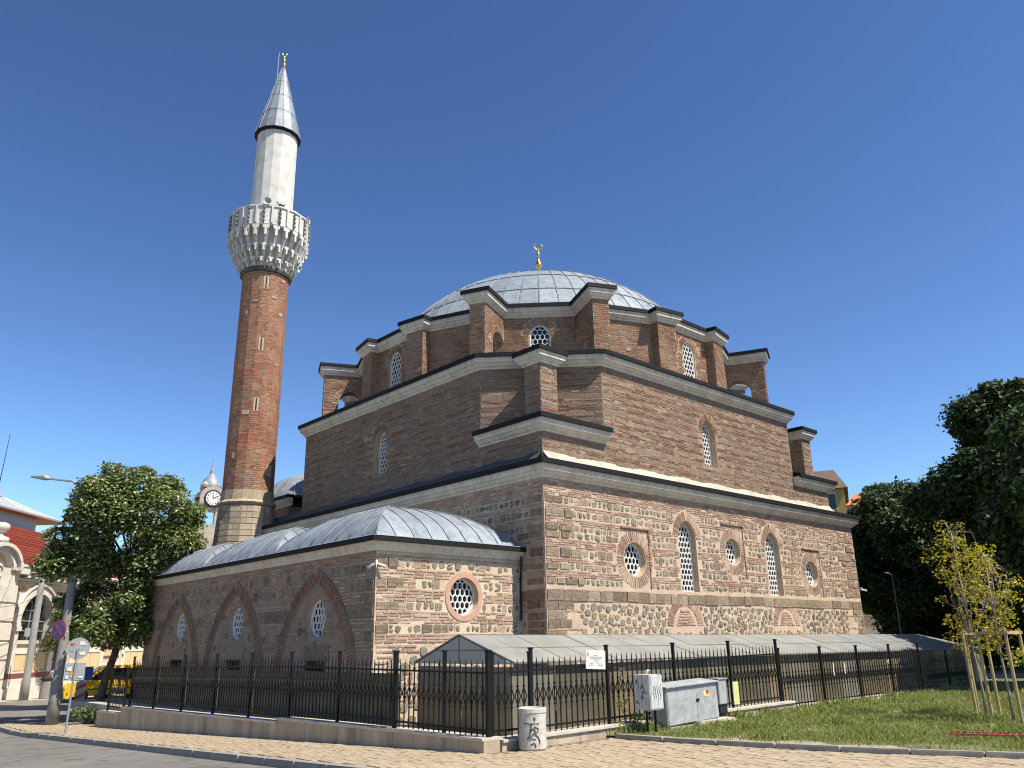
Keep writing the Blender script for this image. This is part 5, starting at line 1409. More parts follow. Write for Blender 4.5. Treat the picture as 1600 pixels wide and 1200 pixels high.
# dark chestnuts on the right
def big(label,x,y,zc,rx,rz,n,seed,h0):
    bl=ell_blobs((x,y,zc),(rx,rx,rz),n,1.15,seed,.62)+ell_blobs((x,y,zc-rz*.75),(rx*.95,rx*.95,rz*.7),n//3,1.1,seed+50,.5,.6)
    tree(label,(x,y,zt(y)),[(x,y,zt(y)-.1),(x,y,1.5),(x+.1,y,3.5),(x,y,zc)],bl,900,.14,M_leafd,seed,.35,nlimb=10)
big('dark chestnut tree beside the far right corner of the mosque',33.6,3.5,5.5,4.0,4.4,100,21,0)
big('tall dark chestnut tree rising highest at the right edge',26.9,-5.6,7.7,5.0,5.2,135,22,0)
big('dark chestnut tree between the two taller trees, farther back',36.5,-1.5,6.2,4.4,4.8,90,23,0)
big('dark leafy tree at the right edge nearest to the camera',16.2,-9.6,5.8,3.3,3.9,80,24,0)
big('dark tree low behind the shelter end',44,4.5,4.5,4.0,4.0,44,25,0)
# two young yellow trees with wooden stakes
def young(label,x,y,h_,seed,lean=0):
    rng=random.Random(seed); bl=[]
    for k in range(60):
        z=1.2+rng.random()**.85*(h_-1.25); w=.55*math.sin(math.pi*min(1,(z-.75)/(h_-.5)))**.6+.05
        a=rng.uniform(0,6.28); rr=w*rng.uniform(.25,1); bl.append(((x+lean*z+rr*math.cos(a),y+rr*math.sin(a),z),rng.uniform(.1,.22)))
    tree(label,(x,y,.02),[(x,y,0),(x+.02,y,.6),(x+lean*1.3,y+.02,1.4),(x+lean*2,y,2.1),(x+lean*h_,y,h_-.2)],bl,620,.036,M_leafy,seed,.03,nlimb=30,bark=M_barkl)
young('young tree with yellowing leaves tied to stakes, farther from the camera',4.05,-8.8,4.0,31,-.03)
young('young tree with yellowing leaves tied to stakes, nearer the right edge',2.85,-9.68,3.4,32,.03)
def stakes(label,pts,h_):
    c=sum((Vector(p) for p in pts),Vector((0,0)))/len(pts); t=thing('tree_stakes',label,'stakes',(c.x,c.y,0),'stakes of the young trees')
    for p in pts: mb=MB(); mb.lathe([(.032,-.05),(.034,h_*.5),(.03,h_),(.02,h_+.01)],8,(p[0]-c.x,p[1]-c.y,0)); mb.build('stake',M_wood,t)
    for i in range(len(pts)):
        a,b=pts[i],pts[(i+1)%len(pts)]; mb=MB(); d=(Vector(b)-Vector(a)).normalized()*.06; nn=Vector((-d.y,d.x))*.25
        A_=Vector(a)-d-c; B_=Vector(b)+d-c; z0=h_-.09
        mb.hexa([(A_.x-nn.x,A_.y-nn.y,z0),(B_.x-nn.x,B_.y-nn.y,z0),(B_.x+nn.x,B_.y+nn.y,z0),(A_.x+nn.x,A_.y+nn.y,z0)]+[(A_.x-nn.x,A_.y-nn.y,z0+.06),(B_.x-nn.x,B_.y-nn.y,z0+.06),(B_.x+nn.x,B_.y+nn.y,z0+.06),(A_.x+nn.x,A_.y+nn.y,z0+.06)]); mb.build('crossbar',M_wood,t)
stakes('wooden stakes with crossbars round the farther young yellow tree',[(3.75,-8.72),(4.25,-9.0),(4.35,-8.55)],1.72)
stakes('wooden stakes with crossbars round the nearer young yellow tree',[(2.75,-9.35),(3.25,-9.95),(2.45,-9.95)],1.72)
# weeds behind the meter box
tree('scrubby dark weeds growing under the meter box by the fence',(-2.9,-5.1,.03),[(-2.9,-5.1,0),(-2.9,-5.1,.2),(-2.95,-5.1,.4)],ell_blobs((-2.75,-5.12,.22),(.42,.12,.2),12,.13,9,.2)+ell_blobs((-3.05,-5.05,.75),(.08,.06,.4),9,.09,10,.2),1600,.03,M_leaf,15,.008,'weeds',nlimb=5)

# ================================================================ LEFT BACKGROUND: MARKET HALL
F2=Vector((math.sin(YAW),math.cos(YAW),0)); R2=Vector((math.cos(YAW),-math.sin(YAW),0))
def HP(s,l,z=0): return Vector((CAM.x,CAM.y,0))+F2*s+R2*l+Z*z
hall=thing('market_hall','ornate cream and yellow market hall with red tiled roof and arched windows','building',tuple(HP(60,-33,-1)))
_ph=Matrix.Translation(-Vector(hall.location))
def HH(o): o.matrix_parent_inverse=_ph; return o
M_cream=plain('cream_stone',(.66,.59,.48),.85,var=.1,scale=2,bmp=.2); M_och=plain('ochre_render',(.64,.47,.24),.85,var=.08,scale=2); M_dred=plain('oxblood_band',(.2,.06,.04),.8,var=.2)
M_tile=piece_mat('red_tile',[(0,(.26,.05,.03)),(.5,(.33,.07,.04)),(1,(.22,.045,.03))],grain=8); M_zinc=plain('zinc',(.34,.36,.38),.5,.2,var=.15)
M_glz,nt,bs=mat('lantern_glass'); bs.inputs['Base Color'].default_value=(.34,.42,.52,1); bs.inputs['Roughness'].default_value=.25
S0=40.0; FH=Frame(tuple(HP(S0,-28.6).to_2d()),tuple(HP(98,-28.6).to_2d())); ZG=-1.05
wins=[48.0+S0*0,54.4,61.4,68.4,75.4,82.4]; hw=1.72
wb=MB(); holes=[arch_outline(c+1.75-S0-.15,2.2,3.15,hw-.05,1.0,8) for c in wins]
wall_face(wb,FH,[(0,ZG-.5),(58,ZG-.5),(58,6.1),(0,6.1)],holes,.45)
hw_=HH(wb.build('front_wall',[M_cream,M_cream],hall))
bw=MB(); bw.hexa([HP(S0,-29.2,ZG),HP(98,-29.2,ZG),HP(98,-58,ZG),HP(S0,-58,ZG),HP(S0,-29.2,6.2),HP(98,-29.2,6.2),HP(98,-58,6.2),HP(S0,-58,6.2)]); HH(bw.build('body_wall',M_och,hall))
for o in holes:
    cu=sum(a for a,b in o)/len(o); pb=MB(); pb.add([FH.p(a,b,-.4) for a,b in o],[tuple(range(len(o)))]); wnd=HH(pb.build('window',M_glass,hall))
    mb=MB()
    for k in (-.55,0,.55): mb.fbox(FH,cu+hw*k-.03,cu+hw*k+.03,2.2,4.3,-.38,-.33)
    for z in (2.75,3.3,3.9): mb.fbox(FH,cu-hw+.1,cu+hw-.1,z-.03,z+.03,-.38,-.34)
    mb.build('mullion',M_zinc,wnd,stuff=True)
    # moulded surround
    mb=MB()
    for r0,r1,w in ((hw-.02,hw+.22,.16),(hw+.22,hw+.42,.08),(hw+.44,hw+.54,.2)):
        n=18
        for i in range(n):
            t0,t1=math.pi*i/n,math.pi*(i+1)/n; q=[(cu+r0*math.cos(t0),3.15+r0*math.sin(t0)),(cu+r1*math.cos(t0),3.15+r1*math.sin(t0)),(cu+r1*math.cos(t1),3.15+r1*math.sin(t1)),(cu+r0*math.cos(t1),3.15+r0*math.sin(t1))]
            mb.add([FH.p(a,b,-.0) for a,b in q]+[FH.p(a,b,w) for a,b in q],FB)
    mb.build('arch_moulding',M_cream,wnd)
    for s_ in (-1,1):
        mb=MB(); x=cu+s_*(hw+.22); mb.fbox(FH,x-.22,x+.22,ZG+.9,2.7,0,.16); mb.fbox(FH,x-.3,x+.3,2.7,2.95,0,.26); mb.fbox(FH,x-.26,x+.26,2.95,3.16,0,.2); mb.build('pilaster',M_cream,wnd)
    mb=MB(); mb.fbox(FH,cu-hw,cu+hw,2.0,2.2,-.4,.12); mb.fbox(FH,cu-hw,cu+hw,1.45,1.55,-.05,.08); mb.fbox(FH,cu-hw,cu+hw,.3,.5,-.05,.1); mb.build('sill',M_cream,wnd)
    for k in range(3): mb=MB(); x=cu-hw+.12+k*1.12; mb.fbox(FH,x,x+1.05,.55,1.4,0,.04); mb.build('shutter',M_och,wnd)
for i in range(len(wins)):
    x0=wins[i]+3.9-S0; x1=(wins[i+1] if i+1<len(wins) else 89)-.65-S0
    mb=MB(); mb.fbox(FH,x0,x1,.8,3.2,0,.01); HH(mb.build('ochre_panel',M_och,hall))
    for k,z in enumerate((1.0,1.6,2.2,2.8)): mb=MB(); mb.fbox(FH,x0,x1,z,z+.2,0,.02); HH(mb.build('red_band',M_dred,hall))
for z0,z1,w,m,nm in ((ZG-.4,-.35,.3,M_cream,'plinth'),(-.345,.12,.2,M_cream,'plinth_course'),(.125,.4,.17,M_dred,'red_band'),(4.95,5.1,.06,M_dred,'red_band'),(5.1,5.48,.03,M_och,'frieze_panel'),(5.5,5.62,.18,M_cream,'frieze'),(5.95,6.2,.5,M_cream,'cornice'),(6.2,6.32,.62,M_cream,'cornice')):
    mb=MB(); mb.fbox(FH,6.35,58,z0,z1,0,w); HH(mb.build(nm,m,hall))
for k in range(64): mb=MB(); x=7.5+k*.78; mb.fbox(FH,x,x+.3,5.65,5.94,0,.4); HH(mb.build('bracket',M_cream,hall))
# end pavilion with arched gable
mb=MB(); mb.fbox(FH,-2,6.3,ZG-.4,6.0,0,.6); pv=HH(mb.build('pavilion_wall',M_cream,hall))
gc=(4.3,6.0); mb=MB(); n=18
for r0,r1,w in ((1.15,1.5,.75),(1.5,1.72,.95)):
    for i in range(n):
        t0,t1=math.pi*i/n,math.pi*(i+1)/n; q=[(gc[0]+r0*math.cos(t0),gc[1]-.1+.8*r0*math.sin(t0)),(gc[0]+r1*math.cos(t0),gc[1]-.1+.8*r1*math.sin(t0)),(gc[0]+r1*math.cos(t1),gc[1]-.1+.8*r1*math.sin(t1)),(gc[0]+r0*math.cos(t1),gc[1]-.1+.8*r0*math.sin(t1))]
        mb.add([FH.p(a,b,-.2) for a,b in q]+[FH.p(a,b,w) for a,b in q],FB)
mb.fbox(FH,5.9,6.7,5.75,6.05,0,.95); mb.fbox(FH,-2,2.7,5.75,6.05,0,.95); HH(mb.build('gable_arch',M_cream,hall))
mb=MB(); mb.add([FH.p(gc[0]+1.2*math.cos(math.pi*i/14),5.9+.96*math.sin(math.pi*i/14),.3) for i in range(15)],[tuple(range(15))]); HH(mb.build('tympanum',M_cream,hall))
mb=MB(); mb.lathe([(.0,-.1),(.42,-.1),(.42,.1),(.3,.16),(.3,.05),(.15,.12),(.0,.14)],16,FH.p(4.2,5.75,.62),ax=FH.N); HH(mb.build('rosette',M_cream,hall))
mb=MB(); mb.lathe([(.5,0),(.5,.25),(.22,.35),(.16,.5),(.34,.62),(.46,.8),(.42,.98),(.2,1.08),(.02,1.1)],14,FH.p(4.3,7.3,.35)); HH(mb.build('urn',M_cream,hall,smooth=True))
# pavilion window slot
mb=MB(); o=arch_outline(3.2,1.2,3.4,.55,1.0,6); mb.add([FH.p(a,b,.615) for a,b in o],[tuple(range(len(o)))]); HH(mb.build('window',M_glass,hall))
for z in (ZG+.3,.2,1.2,2.2,3.2,4.2): mb=MB(); mb.fbox(FH,4.7,6.3,z,z+.86,.6,.66); HH(mb.build('quoin_stone',M_cream,hall))
# red tiled mansard in stepped rows
rows=15
for k in range(rows):
    f0,f1=k/rows,(k+1)/rows; l0,l1=-29.0-4.6*f0,-29.0-4.6*f1; z0,z1=6.3+3.3*f0,6.3+3.3*f1
    mb=MB(); sa,sb_=S0,60.2-2.6*f0
    mb.hexa([HP(sa,l0,z0),HP(sb_,l0,z0),HP(sb_,l1-.3,z0),HP(sa,l1-.3,z0),HP(sa,l0-.0,z0+.13),HP(sb_,l0,z0+.13),HP(sb_-.17,l1-.3,z1+.04),HP(sa,l1-.3,z1+.04)]); HH(mb.build('tile_course',M_tile,hall))
for k in range(8):
    f0,f1=k/8,(k+1)/8; l0,l1=-29.0-3.2*f0,-29.0-3.2*f1; z0,z1=6.3+1.5*f0,6.3+1.5*f1; mb=MB()
    mb.hexa([HP(58,l0,z0),HP(98,l0,z0),HP(98,l1-.3,z0),HP(58,l1-.3,z0),HP(58,l0,z0+.1),HP(98,l0,z0+.1),HP(98,l1-.3,z1+.04),HP(58,l1-.3,z1+.04)]); HH(mb.build('tile_course',M_tile,hall))
mb=MB(); mb.hexa([HP(46,-34,9.6),HP(57.2,-34,9.6),HP(57.2,-44,9.6),HP(46,-44,9.6),HP(46,-34,10.5),HP(57.2,-34,10.5),HP(57.2,-44,10.5),HP(46,-44,10.5)]); HH(mb.build('lantern_wall',M_zinc,hall))
mb=MB(); mb.hexa([HP(45,-33.2,10.5),HP(60,-33.2,10.5),HP(60,-45,10.5),HP(45,-45,10.5),HP(45,-33.2,10.62),HP(60,-33.2,10.62),HP(60,-45,10.62),HP(45,-45,10.62)]); HH(mb.build('lantern_eaves',plain('brown_soffit',(.3,.23,.19),.8),hall))
ap=HP(54.2,-35.2,11.75)
for a,b in (((45,-33.3),(59.8,-33.3)),((59.8,-33.3),(59.8,-44))): mb=MB(); mb.add([HP(*a,10.63),HP(*b,10.63),ap],[(0,1,2)]); HH(mb.build('lantern_pane',M_glz,hall))
for s_ in range(46,60,2): mb=MB(); mb.tube([HP(s_,-33.3,10.66),ap+Vector((0,0,.03))],.045,4); HH(mb.build('glazing_bar',M_cream,hall))
mb=MB(); mb.lathe([(.35,0),(.12,.5),(.06,.9),(.05,1.0)],10,ap-Vector((0,0,.1))); HH(mb.build('spire_base',M_zinc,hall)); mb=MB(); mb.tube([ap+Vector((0,0,.8)),ap+Vector((.1,-.1,4.3))],[.03,.015],5); HH(mb.build('mast',M_iron,hall))
M_ctw=plain('tower_stone',(.36,.32,.27),.85,var=.15,scale=2)
# clock tower
ct=thing('clock_tower','pale grey clock tower with small dome peeping out left of the minaret','clock tower',(14.2,58.9,-1)); fdir=(Vector((CAM.x,CAM.y,0))-Vector((14.2,58.9,0))).normalized()
ct.rotation_euler.z=math.atan2(fdir.y,fdir.x)+math.pi/2+.25
for sx in (-1,1):
    mb=MB(); mb.box(sx*.95-.2,sx*.95+.2,-1.1,-.75,.5,15.9); mb.build('front_pier',M_ctw,ct); mb=MB(); mb.box(sx*.95-.2,sx*.95+.2,.75,1.1,.5,15.9); mb.build('rear_pier',M_ctw,ct)
mb=MB(); mb.box(-1.12,1.12,-1.08,1.08,0,13.4); mb.build('shaft',M_ctw,ct)
mb=MB(); mb.box(-.78,.78,-.9,.9,14.75,16.0); n=12
mb.add([(1.15*math.cos(math.pi*i/n),-1.1,15.9+1.0*math.sin(math.pi*i/n)) for i in range(n+1)]+[(1.15*math.cos(math.pi*i/n),1.1,15.9+1.0*math.sin(math.pi*i/n)) for i in range(n+1)],[(i,i+1,n+2+i,n+1+i) for i in range(n)]+[tuple(range(n,-1,-1)),tuple(range(n+1,2*n+2))]); mb.build('clock_head',M_ctw,ct)
mb=MB(); mb.lathe([(.0,0),(.8,0),(.8,.06),(.7,.08)],24,(0,-1.1,15.75),ax=(0,-1,0)); mb.build('clock_rim',M_iron,ct); mb=MB(); mb.lathe([(.66,.082),(.66,.1)],24,(0,-1.1,15.75),ax=(0,-1,0)); cf=mb.build('clock_face',M_white,ct)
for k in range(12):
    t=math.pi*k/6; mb=MB(); mb.tube([(.45*math.sin(t),-1.215,15.75+.45*math.cos(t)),(.6*math.sin(t),-1.215,15.75+.6*math.cos(t))],.03,4); mb.build('hour_mark',M_black,cf)
for t,l in ((R(-8),.36),(R(60),.5)): mb=MB(); mb.tube([(0,-1.225,15.75),(l*math.sin(t),-1.225,15.75+l*math.cos(t))],.03,4); mb.build('hand',M_black,cf)
mb=MB(); mb.lathe([(1.0,16.7),(.95,17.1),(.75,17.6),(.4,18.0),(.2,18.25),(.25,18.4),(.1,18.7),(.04,19.6),(.01,20.2)],14); mb.build('dome',M_lead,ct,smooth=True)
mb=MB(); mb.lathe([(.3,16.8),(.35,17.0),(.2,17.25),(.02,17.35)],10,(-.75,-.8,0)); mb.build('urn',M_ctw,ct)

# ================================================================ POLES, SIGNS, TAXI, PERSON
M_pole=plain('pole_concrete',(.23,.22,.205),.8,var=.18,scale=4,bmp=.2); M_steel=plain('steel',(.36,.37,.37),.45,.4,var=.1)
M_blue=plain('sign_blue',(.03,.07,.3),.4,var=.05); M_sred=plain('sign_red',(.42,.03,.04),.4,var=.05); M_signg=plain('sign_back',(.33,.35,.345),.5,.2,var=.15,scale=7)
pz=zt(16.6); bp=thing('lamp_post','tall grey concrete lamp post with arm, carrying a round blue sign','lamp post',(-7.2,16.6,pz))
mb=MB(); mb.lathe([(.2,0),(.195,.9),(.175,1.0),(.14,4.5),(.1,8.0),(.06,8.05)],16); mb.build('pole',M_pole,bp,smooth=True)
tl=(-R2*1.55)
mb=MB(); mb.tube([(0,0,7.95),tuple(tl*.35+Z*8.3),tuple(tl*.95+Z*8.42)],[.05,.045,.04],6); mb.build('arm',M_steel,bp)
mb=MB(); mb.tube([tuple(tl*.9+Z*8.41),tuple(tl*1.0+Z*8.45),tuple(tl*1.35+Z*8.5)],[.05,.11,.04],8); mb.build('lamp_head',M_steel,bp)
def sign_disc(root,c,n,r,m,name,t=.01):
    mb=MB(); mb.lathe([(r,-t),(r,t)],32,c,ax=n); return mb.build(name,m,root)
cn=(Vector((CAM.x+7.2,CAM.y-16.6,0))).normalized(); cn=(cn+R2*-.85).normalized(); c0=cn*.24+Vector((0,0,3.05))
sg=sign_disc(bp,c0,cn,.33,M_sred,'no_stopping_sign'); sign_disc(sg,c0+cn*.012,cn,.27,M_blue,'sign_face')
tx=cn.cross(Z).normalized()
for s_ in (-1,1):
    a=(tx*s_+Z).normalized(); b=cn.cross(a); mb=MB(); c1=c0+cn*.026; q=[c1-a*.27-b*.03,c1+a*.27-b*.03,c1+a*.27+b*.03,c1-a*.27+b*.03]; mb.hexa([p-cn*.004 for p in q]+[p+cn*.004*(1+.5*s_) for p in q]); mb.build('red_stroke',M_sred,sg)
# thin post with the backs of two signs and stickers
pp=thing('sign_post','thin steel post showing the sticker covered back of a round sign','sign post',(-8.1,11.5,zt(11.5)))
mb=MB(); mb.tube([(0,0,-.05),(.03,0,2.3)],.03,8); mb.build('post',M_steel,pp)
bn_=(Vector((CAM.x+8.1,CAM.y-11.5,0))).normalized(); tx=bn_.cross(Z).normalized()*-1
sign_disc(pp,Vector((.03,0,2.3))-bn_*.04,bn_,.31,M_signg,'round_sign',.008)
def plate(root,c,w,h_,m,name,th=.008):
    mb=MB(); q=[c-tx*w-Z*h_,c+tx*w-Z*h_,c+tx*w+Z*h_,c-tx*w+Z*h_]; mb.hexa([p-bn_*th for p in q]+[p+bn_*th for p in q]); return mb.build(name,m,root)
plate(pp,Vector((.02,0,1.66))-bn_*.04,.27,.24,M_signg,'square_sign')
stk=[M_white,M_signg,M_white,M_white,plain('sticker_orange',(.5,.25,.08),.6),M_white,M_red]
random.seed(5)
for k in range(20):
    w,h_=random.uniform(.025,.07),random.uniform(.025,.06)
    if k<10: c=Vector((.03,0,2.3))+tx*random.uniform(-.17,.17)+Z*random.uniform(-.17,.17)
    else: c=Vector((.02,0,1.66))+tx*random.uniform(-.19,.19)+Z*random.uniform(-.16,.16)
    plate(pp,c-bn_*(.028-.0006*k),w,h_,stk[k%7],'sticker',.002)
# traffic island sign
isl=thing('bollard_sign','small blue arrow sign over a red and white chevron marker by the road','traffic sign',(-3.68,26.6,zt(26.6)))
mb=MB(); mb.tube([(0,0,0),(0,0,1.35)],.03,6); mb.build('post',M_steel,isl); bn_=(Vector((CAM.x+3.68,CAM.y-26.6,0))).normalized(); tx=bn_.cross(Z).normalized()*-1
ar=plate(isl,bn_*.05+Z*1.42,.42,.3,M_blue,'arrow_sign'); mb=MB()
c=bn_*.062+Z*1.42; a=(tx*.6-Z).normalized(); b=bn_.cross(a)
mb.add([c-a*.2-b*.03,c+a*.05-b*.03,c+a*.05+b*.03,c-a*.2+b*.03,c+a*.2,c+a*.03-b*.11,c+a*.03+b*.11],[(0,1,2,3),(5,4,6)]); mb.build('arrow',M_white,ar)
cv=plate(isl,bn_*.05+Z*.66,.2,.44,M_signg,'chevron_marker')
for k in range(2):
    mb=MB(); z=.42+k*.42; c=bn_*.062; mb.add([c-tx*.2+Z*(z-.12),c+tx*.2+Z*(z+.05),c+tx*.2+Z*(z+.2),c-tx*.2+Z*(z+.03)],[(0,1,2,3)]); mb.build('chevron',M_sred,cv)
# second pole, litter bins
p2=thing('tram_pole','grey tram wire pole standing beside the market hall pavement','pole',(-3.7,36.6,zt(36.6)))
mb=MB(); mb.lathe([(.24,0),(.23,1.0),(.19,1.1),(.15,9.2),(.1,9.25)],14); mb.build('pole',M_pole,p2,smooth=True)
mb=MB(); mb.box(-.45,-.2,-.1,.1,3.3,3.75); mb.build('control_box',M_signg,p2)
mb=MB(); mb.tube([(.3,0,4.2),(.32,0,4.9),(.28,0,5.3)],.05,6); mb.build('insulator',M_black,p2)
b1=thing('street_bin','grey street bin with dark lid near the tram pole','litter bin',(-2.5,37.5,zt(37.5)))
mb=MB(); mb.lathe([(.24,0),(.26,.05),(.26,.95),(.2,.96)],16); mb.build('body',M_pole,b1); mb=MB(); mb.lathe([(.3,.97),(.3,1.08),(.22,1.15)],16); mb.build('lid',M_black,b1)
b2=thing('banded_bin','grey litter bin with a yellow band beside the tree trunk','litter bin',(-5.0,18.9,zt(18.9)))
mb=MB(); mb.lathe([(.27,0),(.3,.04),(.3,.62),(.26,.66)],18); mb.build('body',M_pole,b2); mb=MB(); mb.lathe([(.305,.08),(.305,.2)],18); mb.build('band',M_stick,b2); mb=MB(); mb.lathe([(.31,.67),(.31,.78),(.25,.8)],18); mb.build('lid',M_black,b2)
# overhead wires
for i,(a,b,lab) in enumerate((((-7.2,16.6,7.0),tuple(HP(46,-28.0,6.4)),'sagging black wire from the lamp post up to the market hall, upper one'),((-7.2,16.6,6.2),(1.5,60,7.4),'black wire crossing the street behind the lamp post, lower one'),((-3.7,36.6,4.6),tuple(HP(40,-27,4.2)),'thin cable across the arched windows, upper one'),((-3.7,36.6,4.0),tuple(HP(40,-27,3.4)),'thin cable across the arched windows, lower one'))):
    a,b=Vector(a),Vector(b); mb=MB(); mb.tube([a+(b-a)*t-Z*(.6*4*t*(1-t)) for t in [k/10 for k in range(11)]],.014,4); o=mb.build('wire',M_black); tag(o,lab,'wire')
# yellow taxi van
def taxi():
    t=thing('taxi_van','yellow taxi van parked in the side street behind the tree trunk','van',(-.35,33.9,zt(33.9)-.115)); t.rotation_euler.z=math.pi+R(-6)
    Y=plain('taxi_yellow',(.75,.44,.01),.3,var=.03,bmp=0); D=plain('dark_plastic',(.02,.02,.022),.6,var=.1); W=.86
    side=[(-2.2,.35),(-2.15,.9),(-2.1,1.05),(1.05,1.05),(1.75,.95),(2.1,.8),(2.2,.55),(2.18,.3)]
    def loft(prof,w0,w1,m,name,zref=1.0):
        mb=MB(); n=len(prof); vs=[]
        for s_ in (-1,1):
            for x,z in prof: vs.append((x,s_*(w0 if z<zref else w1),z))
        mb.add(vs,[(i,(i+1)%n,n+(i+1)%n,n+i) for i in range(n)]+[tuple(range(n-1,-1,-1)),tuple(range(n,2*n))]); return mb.build(name,m,t)
    body=loft(side,W,W-.03,Y,'body',1.04)
    cab=loft([(-2.12,1.04),(-2.02,1.72),(-1.6,1.8),(.2,1.8),(.45,1.74),(1.3,1.04)],W-.03,W-.14,Y,'cabin',1.1)
    for s_ in (-1,1):
        for xs in ([(.35,1.68),(1.1,1.1),(.3,1.1),(.3,1.68)],[(.2,1.68),(.2,1.1),(-.75,1.1),(-.75,1.68)],[(-.85,1.68),(-.85,1.1),(-1.95,1.1),(-1.88,1.68)]):
            mb=MB(); vs=[(x,s_*((W-.03)-(z-1.04)*.145+.012),z) for x,z in xs]; mb.add(vs,[(0,1,2,3) if s_>0 else (3,2,1,0)]); mb.build('side_window',M_glass,cab)
        for x in (.25,-.8): mb=MB(); mb.box(x-.01,x+.01,s_*(W)-.004,s_*(W)+.006,.4,1.04); mb.build('door_gap',D,body)
        mb=MB(); mb.box(-1.9,1.4,s_*W-.01,s_*W+.012,.62,.68); mb.build('side_strip',D,body)
        mb=MB(); mb.box(1.0,1.16,s_*(W+.02),s_*(W+.2),1.05,1.22); mb.build('mirror',Y,t)
        mb=MB(); mb.lathe([(.13,0),(.13,.03)],12,(2.13,s_*.6,.74),ax=(1,0,.3)); mb.build('headlight',M_white,t)
        for x in (1.35,-1.4):
            mb=MB(); mb.lathe([(.33,-.1),(.33,.08),(.29,.1),(.2,.1)],20,(x,s_*(W-.08),.33),ax=(0,s_,0)); wl=mb.build('tyre',M_black,t); mb=MB(); mb.lathe([(.21,.095),(.2,.12),(.08,.13)],14,(x,s_*(W-.08),.33),ax=(0,s_,0)); mb.build('rim',M_steel,wl)
    mb=MB(); mb.add([(1.3,-.7,1.07),(1.3,.7,1.07),(.5,.62,1.72),(.5,-.62,1.72)],[(0,1,2,3)]); 
    mb.v=[(x+.02,y,z+.012) for x,y,z in mb.v]; mb.build('windscreen',M_glass,cab)
    mb=MB(); mb.box(2.1,2.26,-.82,.82,.25,.52); mb.build('front_bumper',D,t); mb=MB(); mb.box(2.1,2.215,-.45,.45,.56,.72); mb.build('grille',D,t); mb=MB(); mb.box(2.262,2.27,-.26,.26,.36,.47); mb.build('number_plate',M_white,t)
    mb=MB(); mb.box(-.1,.1,-.3,.3,1.81,1.95); mb.build('roof_sign',M_stick,t)
taxi()
# person by the hall: skin-modifier body baked to one mesh
def person(loc,rz):
    t=thing('person','person in light shirt and dark trousers standing behind the lamp post','person',loc); t.rotation_euler.z=rz
    J=dict(pel=(0,0,.95),wai=(0,0,1.1),che=(0,.01,1.32),nec=(0,.01,1.47),hea=(0,.0,1.58),top=(0,.0,1.68),lh=(-.1,0,.9),lk=(-.11,-.03,.5),la=(-.11,.02,.09),lf=(-.12,-.14,.04),rh=(.1,0,.9),rk=(.11,-.02,.5),ra=(.12,.03,.09),rf=(.13,-.13,.04),ls=(-.19,.01,1.4),le=(-.25,.03,1.14),lw=(-.24,-.08,.92),lha=(-.235,-.12,.84),rs=(.19,.01,1.4),re=(.25,.03,1.14),rw=(.24,-.1,.93),rha=(.235,-.15,.86))
    E=[('pel','wai'),('wai','che'),('che','nec'),('nec','hea'),('hea','top'),('pel','lh'),('lh','lk'),('lk','la'),('la','lf'),('pel','rh'),('rh','rk'),('rk','ra'),('ra','rf'),('che','ls'),('ls','le'),('le','lw'),('lw','lha'),('che','rs'),('rs','re'),('re','rw'),('rw','rha')]
    rad=dict(pel=.14,wai=.125,che=.15,nec=.055,hea=.095,top=.07,lh=.095,lk=.06,la=.042,lf=.035,rh=.095,rk=.06,ra=.042,rf=.035,ls=.065,le=.045,lw=.032,lha=.03,rs=.065,re=.045,rw=.032,rha=.03)
    ks=list(J); me=bpy.data.meshes.new('body'); me.from_pydata([J[k] for k in ks],[(ks.index(a),ks.index(b)) for a,b in E],[])
    o=put('body',me,t); md=o.modifiers.new('skin','SKIN'); o.modifiers.new('sub','SUBSURF').levels=2
    for i,k in enumerate(ks): me.skin_vertices[0].data[i].radius=(rad[k],rad[k]*(.8 if k in('che','wai') else 1)); 
    me.skin_vertices[0].data[0].use_root=True
    dg=bpy.context.evaluated_depsgraph_get(); ev=o.evaluated_get(dg); nm=bpy.data.meshes.new_from_object(ev); o.modifiers.clear(); o.data=nm
    for m in (plain('skin',(.42,.26,.19),.6,bmp=0),plain('light_shirt',(.55,.56,.58),.85),plain('dark_trousers',(.035,.04,.055),.9),plain('dark_hair',(.02,.015,.012),.7),plain('pale_shoe',(.4,.4,.4),.7)): nm.materials.append(m)
    for p in nm.polygons:
        c=p.center; z=c.z; p.use_smooth=True
        p.material_index=3 if (z>1.56 and c.y>-.03) or z>1.66 else 0 if z>1.46 or (abs(c.x)>.2 and z<1.12) else 1 if z>.98 else 2 if z>.1 else 4
person((-1.9,38.6,zt(38.6)),R(120))
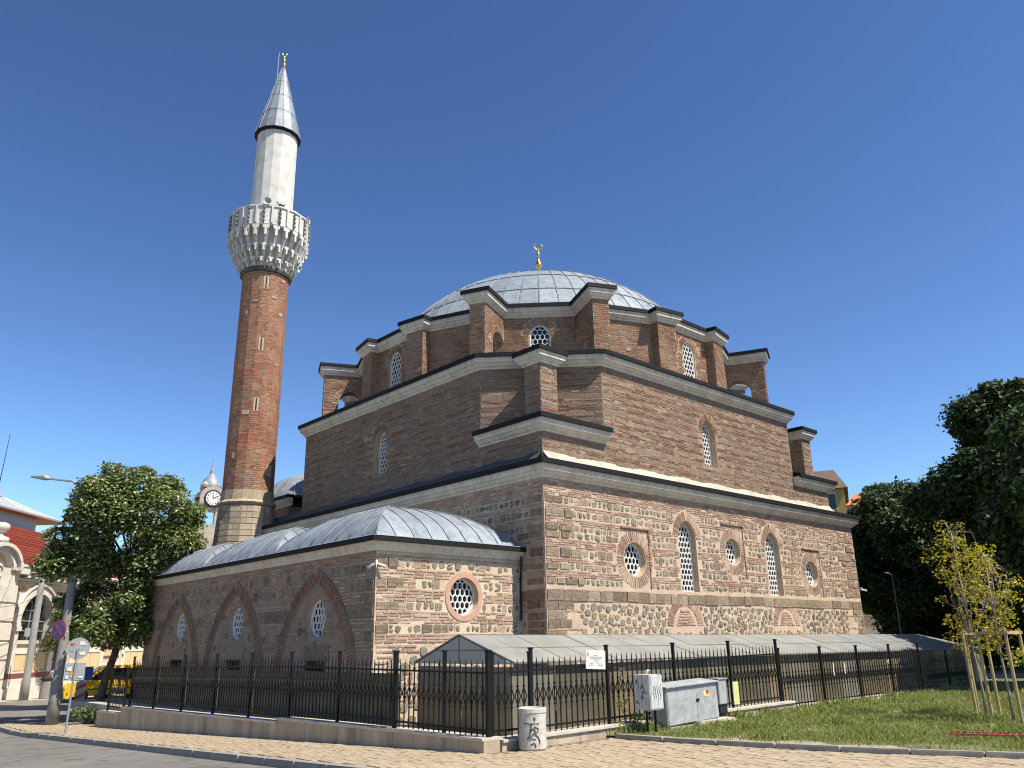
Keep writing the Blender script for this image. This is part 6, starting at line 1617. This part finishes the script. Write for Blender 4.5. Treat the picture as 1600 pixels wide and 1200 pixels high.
# ================================================================ RIGHT BACKGROUND BUILDINGS, LAMP
M_ybld=plain('yellow_render',(.5,.33,.1),.9,var=.06,scale=1); M_wbld=plain('pale_render',(.5,.48,.5),.9,var=.06,scale=1); M_droof=plain('brown_tile',(.12,.075,.055),.9,var=.2,scale=6); M_oroof=plain('orange_tile',(.45,.16,.06),.9,var=.2,scale=6)
vd=(Vector((48,14.5,0))-Vector((CAM.x,CAM.y,0))).normalized(); vr=Vector((vd.y,-vd.x,0))
def far_house(label,c,w,d,z1,wallm,roofm,rh,wz,nw):
    t=thing('far_house',label,'building',(c.x,c.y,-1.1)); t.rotation_euler.z=math.atan2(vr.y,vr.x)
    mb=MB(); mb.box(-w/2,w/2,0,d,0,z1+1.1); mb.build('wall',wallm,t)
    z=z1+1.1; mb=MB(); mb.add([(-w/2-.3,-.4,z),(w/2+.3,-.4,z),(w/2+.3,d+.3,z),(-w/2-.3,d+.3,z),(-w/2+1.2,d*.45,z+rh),(w/2-.6,d*.45,z+rh)],[(0,1,5,4),(1,2,5),(2,3,4,5),(3,0,4),(3,2,1,0)]); mb.build('roof',roofm,t)
    for zz in wz:
        for k in range(nw):
            x=-w/2+(k+.5)*w/nw; mb=MB(); mb.box(x-.75,x+.75,-.08,0,zz+1.1,zz+2.5); f=mb.build('window',M_white,t)
            for s_ in (-1,1): mb=MB(); mb.box(x+s_*.37-.32,x+s_*.37+.32,-.1,-.085,zz+1.2,zz+2.4); mb.build('pane',M_glass,f)
    return t
far_house('yellow apartment house with dark brown roof behind the mosque corner',Vector((46.0,16.2,0)),5.6,8,12.9,M_ybld,M_droof,2.2,(2.4,5.8,9.2,11.2),2)
far_house('pale grey house with orange tiled roof right of the yellow house',Vector((54.5,13.7,0)),6.5,8,12.4,M_wbld,M_oroof,1.6,(3.2,6.4,9.8),3)
lp=thing('park_lamp','slim grey park lamp pole before the dark trees','lamp post',(27.0,2.4,zt(3))); 
mb=MB(); mb.tube([(0,0,0),(0,0,4.9)],[.045,.025],8); mb.build('pole',M_alu,lp); mb=MB(); mb.tube([(0,0,4.85),(-.15,.1,4.95),(-.35,.2,4.97)],[.03,.05,.03],6); mb.build('lamp_head',M_alu,lp)
